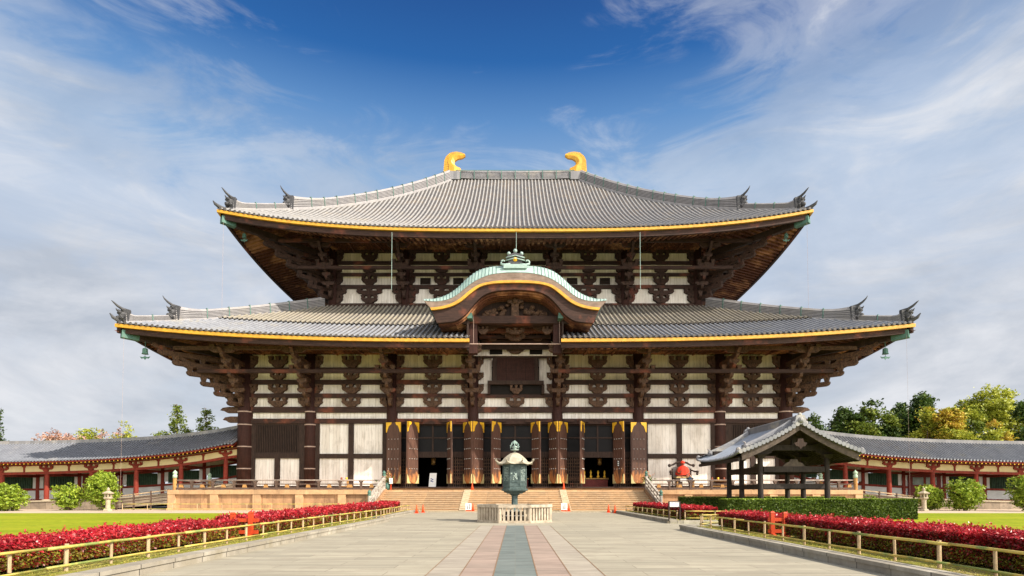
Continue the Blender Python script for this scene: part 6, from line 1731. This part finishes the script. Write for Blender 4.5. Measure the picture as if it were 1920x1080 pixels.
# framed information board on the right
Y = 31.8; x0, x1 = X_(1254, Y), X_(1274.5, Y); t = thing('information_board', ((x0 + x1) / 2, Y, .15), 'dark framed information board with pale panel in front of the small far red hedge', 'sign')
for x in (x0, x1):
    mb = MB(); mb.box(x - .035, x + .035, Y - .04, Y + .04, .1, zat(940, Y)); mb.build('leg', M['frame'], t)
za, zb_ = zat(950, Y), zat(941, Y)
mb = MB(); mb.box(x0 + .035, x1 - .035, Y - .02, Y + .02, za - .06, za); mb.box(x0 + .035, x1 - .035, Y - .02, Y + .02, zb_, zb_ + .04); mb.build('frame', M['frame'], t)
mb = MB(); mb.box(x0 + .036, x1 - .036, Y - .015, Y + .015, za, zb_); p = mb.build('panel', M['paper'], t)
mb = MB(); marks(mb, x0 + .1, x0 + .24, Y - .015, zb_ - .06, zb_ - .01, 1, 4); marks(mb, x0 + .3, x1 - .08, Y - .015, zb_ - .06, zb_ - .01, 1, 5); mb.build('writing', M['ink'], p)
mb = MB(); mb.box(x0 - .1, x1 + .1, Y - .12, Y + .12, .0, .12); mb.build('base', M['granite'], t)

# ================================================================ FLOWERS BY THE STEPS
LM['flower'] = leafmat('mixed_blossom', [(.6, .08, .05), (.75, .5, .1), (.7, .6, .5), (.6, .2, .05)], trans=.1)
for s, px in ((-1, 726), (1, 1214)):
    Y = 57.2; x = X_(px, Y); t = thing('flower_arrangement', (x, Y, PZ), ('left' if s < 0 else 'right') + ' tall vase of red and yellow flowers at the top corner of the steps', 'flowers', 'flower vases at the top of the steps')
    mb = MB(); mb.lathe([(.16, PZ), (.24, PZ + .2), (.26, PZ + .45), (.14, PZ + .62), (.18, PZ + .7)], x, Y, 14); mb.build('vase', M['verd'], t, True)
    mb = MB(); random.seed(9 + s); C = []
    for k in range(16):
        a = random.random() * 6.28; d = random.random() * .6; e = (x + d * math.cos(a), Y + d * math.sin(a) * .6, PZ + 1.0 + random.random() * .8)
        mb.tube([(x, Y, PZ + .6), ((x + e[0]) / 2, (Y + e[1]) / 2, PZ + .95), e], [.015, .012, .008], 4); C += [e] * 6
    mb.build('stem', M['stemwood'], t); C = np.array(C) + rng.normal(size=(len(C), 3)) * .06; quads(C, np.full(len(C), .07), .3, 'blossom', LM['flower'], t)
    G = np.array([[x, Y, PZ + .95]] * 160) + rng.normal(size=(160, 3)) * np.array([.3, .2, .2]); quads(G, np.full(160, .09), .3, 'leaf', LM['hedge'], t)
x = X_(733, 57.0); t = thing('post_sign', (x, 56.6, PZ), 'white card on an orange post beside the left flower vase', 'sign')
mb = MB(); mb.box(x - .05, x + .05, 57.0, 57.08, PZ, PZ + 1.1); mb.build('post', M['orange'], t)
mb = MB(); mb.box(x - .17, x + .17, 56.96, 56.995, PZ + .6, PZ + 1.15); mb.build('card', M['paper'], t)

# ================================================================ SEATED STATUE IN RED ON THE RIGHT
SYs = 59.4
def S(px): return X_(px, SYs)
def Z(py): return zat(py, SYs)
cxs = S(1280)
st = thing('seated_statue', (cxs, SYs, PZ), 'seated wooden statue in a red hooded cape on a high backed chair behind the railing', 'statue')
def skin(name, verts, edges, radii, mat, parent, sub=2, root=0):
    off = Vector((0, 0, 0)); o = parent
    while o is not None: off += o.location; o = o.parent
    me = bpy.data.meshes.new(name); me.from_pydata([tuple(Vector(v) - off) for v in verts], edges, []); ob = bpy.data.objects.new(name, me); col.objects.link(ob); ob.parent = parent
    md = ob.modifiers.new('Skin', 'SKIN'); md.use_smooth_shade = True
    for i, r in enumerate(radii):
        me.skin_vertices[0].data[i].radius = (r if isinstance(r, (int, float)) else r[0], r if isinstance(r, (int, float)) else r[1])
    me.skin_vertices[0].data[root].use_root = True
    sb = ob.modifiers.new('Sub', 'SUBSURF'); sb.levels = sub; sb.render_levels = sub
    me.materials.append(mat); return ob
M['redcloth'] = plain('red_cape_cloth', (.72, .05, .02), (.55, .03, .015), 2.2, .85)
M['statuewood'] = plain('worn_red_brown_wood', (.30, .07, .03), (.16, .05, .03), 6, .6)
zs = Z(896.5)      # seat height
y = SYs
# body: pelvis, chest, neck, head, crossed legs, arms
V = [(cxs, y, zs + .12), (cxs, y, zs + .55), (cxs, y, zs + .98), (cxs, y - .03, zs + 1.22), (cxs, y - .05, zs + 1.42), (cxs, y - .06, zs + 1.62),
     (cxs - .46, y, zs + 1.0), (cxs - .58, y - .15, zs + .6), (cxs - .42, y - .5, zs + .42), (cxs - .34, y - .62, zs + .62),
     (cxs + .46, y, zs + 1.0), (cxs + .58, y - .15, zs + .6), (cxs + .36, y - .5, zs + .35), (cxs + .18, y - .6, zs + .33),
     (cxs - .62, y - .35, zs + .14), (cxs - .1, y - .62, zs + .1), (cxs + .62, y - .35, zs + .14), (cxs + .1, y - .58, zs + .16)]
E = [(0, 1), (1, 2), (2, 3), (3, 4), (4, 5), (2, 6), (6, 7), (7, 8), (8, 9), (2, 10), (10, 11), (11, 12), (12, 13), (0, 14), (14, 15), (0, 16), (16, 17)]
Rr = [(.36, .3), (.36, .28), (.3, .24), .12, .19, .15, .17, .14, .10, .06, .17, .14, .10, .06, .2, .12, .2, .12]
skin('body', V, E, Rr, M['statuewood'], st)
# face details
mb = MB(); hy = y - .235; hz = zs + 1.46
mb.ball((cxs, hy, hz), .035, 8, (1, 1.2, 1.4))
for s in (-1, 1): mb.ball((cxs + s * .07, hy + .03, hz + .06), .022, 6); mb.ball((cxs + s * .205, y - .05, hz + .02), .04, 6, (.6, 1, 1.6))
mb.ball((cxs, hy + .015, hz - .085), .03, 6, (1.8, .7, .5)); mb.build('face', M['dark'], st)
# fingers of the raised hand
mb = MB()
for k in range(5):
    fx = cxs - .40 + .035 * k; mb.tube([(fx, y - .62, zs + .62), (fx - .004, y - .64, zs + .70), (fx, y - .63, zs + .76 + (.01, .03, .035, .025, -.03)[k])], [.016, .014, .01], 6)
mb.build('hand', M['statuewood'], st)
# cape: folds hang from the shoulders; hood over the head
mb = MB(); vs = []; fs = []; n = 40
levels = [(1.26, .13, .13), (1.20, .26, .2), (1.08, .46, .3), (.85, .60, .40), (.55, .66, .50), (.3, .68, .56)]
for j, (dz, rx, ry) in enumerate(levels):
    for i in range(n):
        a = 2 * math.pi * i / n; f = 1 + (.05 * math.sin(9 * a) + .03 * math.sin(17 * a + 1)) * min(1, j / 3)
        vs.append((cxs + rx * f * math.cos(a), y - .05 + ry * f * math.sin(a), zs + dz))
for j in range(len(levels) - 1):
    for i in range(n): fs.append((j * n + i, j * n + (i + 1) % n, (j + 1) * n + (i + 1) % n, (j + 1) * n + i))
mb.add(vs, fs); mb.build('cape', M['redcloth'], st, True)
mb = MB(); vs = []; fs = []
for j in range(8):
    t_ = j / 7 * 1.75
    for i in range(24):
        a = 2 * math.pi * i / 24; r = .225 * math.sin(t_) if t_ < 1.57 else .225 * 1.0
        vs.append((cxs + r * math.cos(a) * .95, y - .03 + r * math.sin(a), hz + .08 + .22 * math.cos(t_)))
for j in range(7):
    for i in range(24): fs.append((j * 24 + i, j * 24 + (i + 1) % 24, (j + 1) * 24 + (i + 1) % 24, (j + 1) * 24 + i))
mb.add(vs, fs); mb.build('hood', M['redcloth'], st, True)
ch = thing('statue_chair', (cxs, SYs + .3, PZ), 'dark curved high backed chair carrying the red caped statue', 'chair')
yb = y + .38
for s in (-1, 1):
    mb = MB(); mb.tube([(cxs + s * .95, yb, PZ + .2), (cxs + s * .95, yb, Z(878))], .07, 8); mb.build('back_post', M['frame'], ch)
    mb = MB(); mb.tube([(cxs + s * .15, yb, Z(866)), (cxs + s * .55, yb, Z(867.5)), (cxs + s * .85, yb, Z(871)), (cxs + s * 1.2, yb, Z(872.5))], [.09, .1, .09, .07], 8); mb.ball((cxs + s * 1.22, yb, Z(872.5)), .17, 10); mb.build('crest_rail', M['frame'], ch)
    mb = MB(); mb.tube([(cxs + s * .95, yb, Z(881)), (cxs + s * 1.15, y - .1, Z(884)), (cxs + s * 1.32, y - .45, Z(884.5))], [.08, .08, .07], 8); mb.ball((cxs + s * 1.34, y - .5, Z(885)), .15, 10); mb.ball((cxs + s * 1.32, y - .5, Z(889)), .13, 8); mb.build('arm', M['frame'], ch)
    mb = MB(); mb.box(cxs + s * .8 - .07, cxs + s * .8 + .07, y - .6, y - .46, PZ + .2, zs - .1); mb.build('leg', M['frame'], ch)
M['grey_board'] = plain('grey_back_panel', (.3, .27, .25), (.2, .18, .17), 3)
mb = MB(); mb.box(cxs - .88, cxs + .88, yb + .04, yb + .09, zs, Z(875)); mb.build('back_panel', M['grey_board'], ch)
mb = MB(); mb.box(cxs - .9, cxs + .9, y - .7, y + .45, zs - .12, zs); mb.build('seat', M['frame'], ch)
M['gold_cloth'] = plain('ochre_cushion', (.42, .3, .12), (.3, .2, .08), 5)
mb = MB(); mb.frustum(cxs, y - .1, zs, zs + .14, .82, .58, .74, .5); mb.build('cushion', M['gold_cloth'], ch)
# offering table in front
t = thing('offering_table', (cxs, 58.4, PZ), 'small brown table with a white card in front of the seated statue', 'table')
mb = MB(); mb.box(cxs - .9, cxs + .9, 58.3, 58.7, PZ + .85, PZ + .93); mb.build('tabletop', M['frame'], t)
for a in (-.8, .8):
    for b in (58.36, 58.64): mb = MB(); mb.box(cxs + a - .05, cxs + a + .05, b - .04, b + .04, PZ, PZ + .85); mb.build('leg', M['tan_block'], t)
mb = MB(); mb.box(cxs - .55, cxs + .05, 58.25, 58.28, PZ + .86, PZ + 1.12); mb.build('card', M['paper'], t)
# offering stand at left behind the railing and wooden boxes at right
for (px, lab, w_) in ((645, 'reddish wooden incense stand behind the left railing', .45), (1352, 'brown wooden offering stand with jars behind the right railing', 1.1)):
    x = X_(px, 59); t = thing('offering_stand', (x, 59, PZ), lab, 'stand')
    mb = MB(); mb.box(x - w_, x + w_, 58.75, 59.25, PZ + .9, PZ + 1.0); mb.build('top', M['tan_block'], t)
    for a in (-1, 1): mb = MB(); mb.box(x + a * (w_ - .08) - .05, x + a * (w_ - .08) + .05, 58.8, 59.2, PZ, PZ + .9); mb.build('leg', M['tan_block'], t)
    mb = MB(); mb.box(x - w_ + .1, x + w_ - .1, 58.85, 59.15, PZ + .35, PZ + .42); mb.build('shelf', M['tan_block'], t)
    for k in range(2 if w_ < .6 else 4):
        xx = x - w_ + .2 + k * (2 * w_ - .4) / (1 if w_ < .6 else 3); mb = MB(); mb.lathe([(.07, PZ + 1.0), (.12, PZ + 1.1), (.1, PZ + 1.24), (.06, PZ + 1.27)], xx, 59, 10); mb.build('jar', M['statuewood'] if k % 2 == 0 else M['gilt'], t, True)
# visitor in dark blue beside the statue
M['navy'] = plain('dark_blue_cloth', (.03, .05, .10), (.02, .03, .06), 5, .85); M['skin'] = plain('skin', (.55, .32, .22), (.5, .28, .19), 3, .5); M['hair'] = plain('black_hair', (.012, .01, .01), (.02, .015, .012), 9, .5)
px = 1294; Yp = 58.6; x = X_(px, Yp); H = 1.52; z0 = PZ
pe = thing('person', (x, Yp, PZ), 'person in dark blue clothes standing beside the offering table below the statue', 'person')
V = [(0, 0, .80), (0, -.01, 1.0), (0, 0, 1.2), (0, -.01, 1.30), (0, -.02, 1.38), (0, -.02, 1.47), (-.17, 0, 1.2), (-.21, 0, .97), (-.2, -.08, .76), (-.2, -.1, .70), (.17, 0, 1.2), (.21, 0, .97), (.19, -.12, .78), (.18, -.15, .72), (-.09, 0, .76), (-.10, -.02, .42), (-.10, .02, .07), (-.10, -.13, .03), (.09, 0, .76), (.10, -.01, .42), (.10, .03, .07), (.10, -.12, .03)]
E = [(0, 1), (1, 2), (2, 3), (3, 4), (4, 5), (2, 6), (6, 7), (7, 8), (8, 9), (2, 10), (10, 11), (11, 12), (12, 13), (0, 14), (14, 15), (15, 16), (16, 17), (0, 18), (18, 19), (19, 20), (20, 21)]
Rr = [(.15, .11), (.14, .10), (.15, .10), .055, .09, .075, .06, .045, .035, .03, .06, .045, .035, .03, .085, .06, .045, .035, .085, .06, .045, .035]
skin('body', [(x + a, Yp + b, z0 + c) for a, b, c in V], E, Rr, M['navy'], pe)
mb = MB(); mb.ball((x, Yp - .035, z0 + 1.41), .088, 14, (.9, 1, 1.2)); mb.ball((x, Yp - .13, z0 + 1.40), .016, 6)
for s in (-1, 1):
    mb.ball((x + s * .083, Yp - .02, z0 + 1.41), .02, 6)
    for k in range(5): mb.tube([(x + s * .19 + (k - 2) * .014, Yp - .12, z0 + .71), (x + s * .19 + (k - 2) * .015, Yp - .135, z0 + .64 + abs(k - 2) * .008)], [.009, .007], 5)
hd = mb.build('head_and_hands', M['skin'], pe, True)
mb = MB(); mb.ball((x, Yp + .0, z0 + 1.445), .10, 14, (.95, 1, 1.0)); mb.build('hair', M['hair'], pe, True)

# ================================================================ STONE LANTERNS ON THE LAWN
def stone_lantern(label, px, Y):
    x = X_(px, Y); t = thing('stone_lantern', (x, Y, 0), label, 'stone lantern', 'stone lanterns on the lawn')
    mb = MB(); mb.lathe([(.42, 0), (.42, .12), (.34, .2)], x, Y, 6); mb.build('base', M['granite'], t)
    mb = MB(); mb.lathe([(.22, .2), (.19, .6), (.2, 1.05)], x, Y, 14); mb.build('post', M['granite'], t)
    mb = MB(); mb.lathe([(.2, 1.05), (.40, 1.18), (.40, 1.28), (.3, 1.3)], x, Y, 6); mb.build('platform', M['granite'], t)
    mb = MB()
    for k in range(6):
        a = R(60 * k); mb.box(x + .25 * math.cos(a) - .06, x + .25 * math.cos(a) + .06, Y + .25 * math.sin(a) - .06, Y + .25 * math.sin(a) + .06, 1.3, 1.6)
    mb.build('fire_box', M['granite'], t)
    mb = MB(); mb.lathe([(.50, 1.6), (.54, 1.68), (.36, 1.76), (.18, 1.86), (.12, 1.9)], x, Y, 6); mb.build('cap', M['granite'], t)
    mb = MB(); mb.lathe([(.07, 1.9), (.13, 1.96), (.13, 2.06), (.05, 2.16), (.01, 2.22)], x, Y, 10); mb.build('finial', M['granite'], t, True)
stone_lantern('small stone lantern on the left lawn in front of the tall leafy bush', 203.5, 54.5)
stone_lantern('small stone lantern on the right lawn in front of the low bright bush', 1731.5, 54.5)

# ================================================================ WIND BELLS AT THE EAVE CORNERS
def bell(label, px, py, Y, ztop, sc=1.0):
    p = at(px, py, Y); t = thing('wind_bell', (p.x, Y, p.z), label, 'bell', 'wind bells under the roof corners')
    z = p.z; mb = MB(); mb.lathe([(.10 * sc, z + .52 * sc), (.2 * sc, z + .46 * sc), (.22 * sc, z + .1 * sc), (.27 * sc, z), (.2 * sc, z)], p.x, Y, 10); mb.build('bell_body', M['verd'], t, False)
    mb = MB(); mb.tube([(p.x, Y, z + .5 * sc), (p.x, Y, ztop)], .025, 5); mb.build('hook', M['verd'], t)
    mb = MB(); mb.tube([(p.x, Y, z), (p.x, Y, z - .2 * sc)], .02, 5); z2 = z - .3 * sc
    mb.prismY([(p.x - .45 * sc, z2 + .1), (p.x - .2 * sc, z2 + .05), (p.x, z2 + .14), (p.x + .2 * sc, z2 + .05), (p.x + .45 * sc, z2 + .1), (p.x + .3 * sc, z2 - .1), (p.x + .12 * sc, z2 - .06), (p.x, z2 - .22), (p.x - .12 * sc, z2 - .06), (p.x - .3 * sc, z2 - .1)], Y - .02, Y + .02); mb.build('clapper_plate', M['verd'], t)
for s, w_ in ((-1, 'left'), (1, 'right')):
    bell('green bronze wind bell hanging from the lower roof corner at ' + w_, 966 + s * 694, 664, 55.4, 16.1, 1.1)
    bell('green bronze wind bell under the upper roof corner at ' + w_, 966 + s * 508, 446, 62.5, 29.9, .9)

# ================================================================ DIM INTERIOR SEEN THROUGH THE DOORS
M['dim_gold'] = plain('dull_gilt_altar', (.35, .2, .05), (.12, .06, .02), 4, .4, .4)
for (xc, lab) in ((0.0, 'dim gilded altar table with candle stands inside the middle doorway'), (8.7, 'dim altar table with vases inside the right doorway')):
    y = 64.2; t = thing('altar_table', (xc, y, FZ), lab, 'altar table')
    mb = MB(); mb.box(xc - 1.5, xc + 1.5, y, y + .8, FZ + 1.0, FZ + 1.12); mb.build('tabletop', M['dim_gold'], t)
    mb = MB(); mb.box(xc - 1.4, xc + 1.4, y + .05, y + .12, FZ + .05, FZ + .95); mb.build('cloth', M['doorred'], t)
    for a in (-1.1, -.4, .4, 1.1):
        mb = MB(); mb.lathe([(.1, FZ + 1.12), (.16, FZ + 1.3), (.06, FZ + 1.5), (.12, FZ + 1.75), (.02, FZ + 2.0)], xc + a, y + .4, 10); mb.build('candle_stand', M['gilt'], t, True)
for xc in (-8.9, 0.3, 9.2):
    t = thing('hanging_lantern', (xc, 64, FZ + 3.6), 'small dim gilded lantern hanging inside the ' + {-8.9: 'left', .3: 'middle', 9.2: 'right'}[xc] + ' doorway', 'lantern')
    mb = MB(); mb.lathe([(.05, FZ + 3.4), (.3, FZ + 3.2), (.22, FZ + 3.1), (.22, FZ + 2.7), (.28, FZ + 2.6), (.05, FZ + 2.5)], xc, 64, 8); mb.build('body', M['dim_gold'], t)
    mb = MB(); mb.tube([(xc, 64, FZ + 3.4), (xc, 64, 15)], .02, 4); mb.build('chain', M['dim_gold'], t)
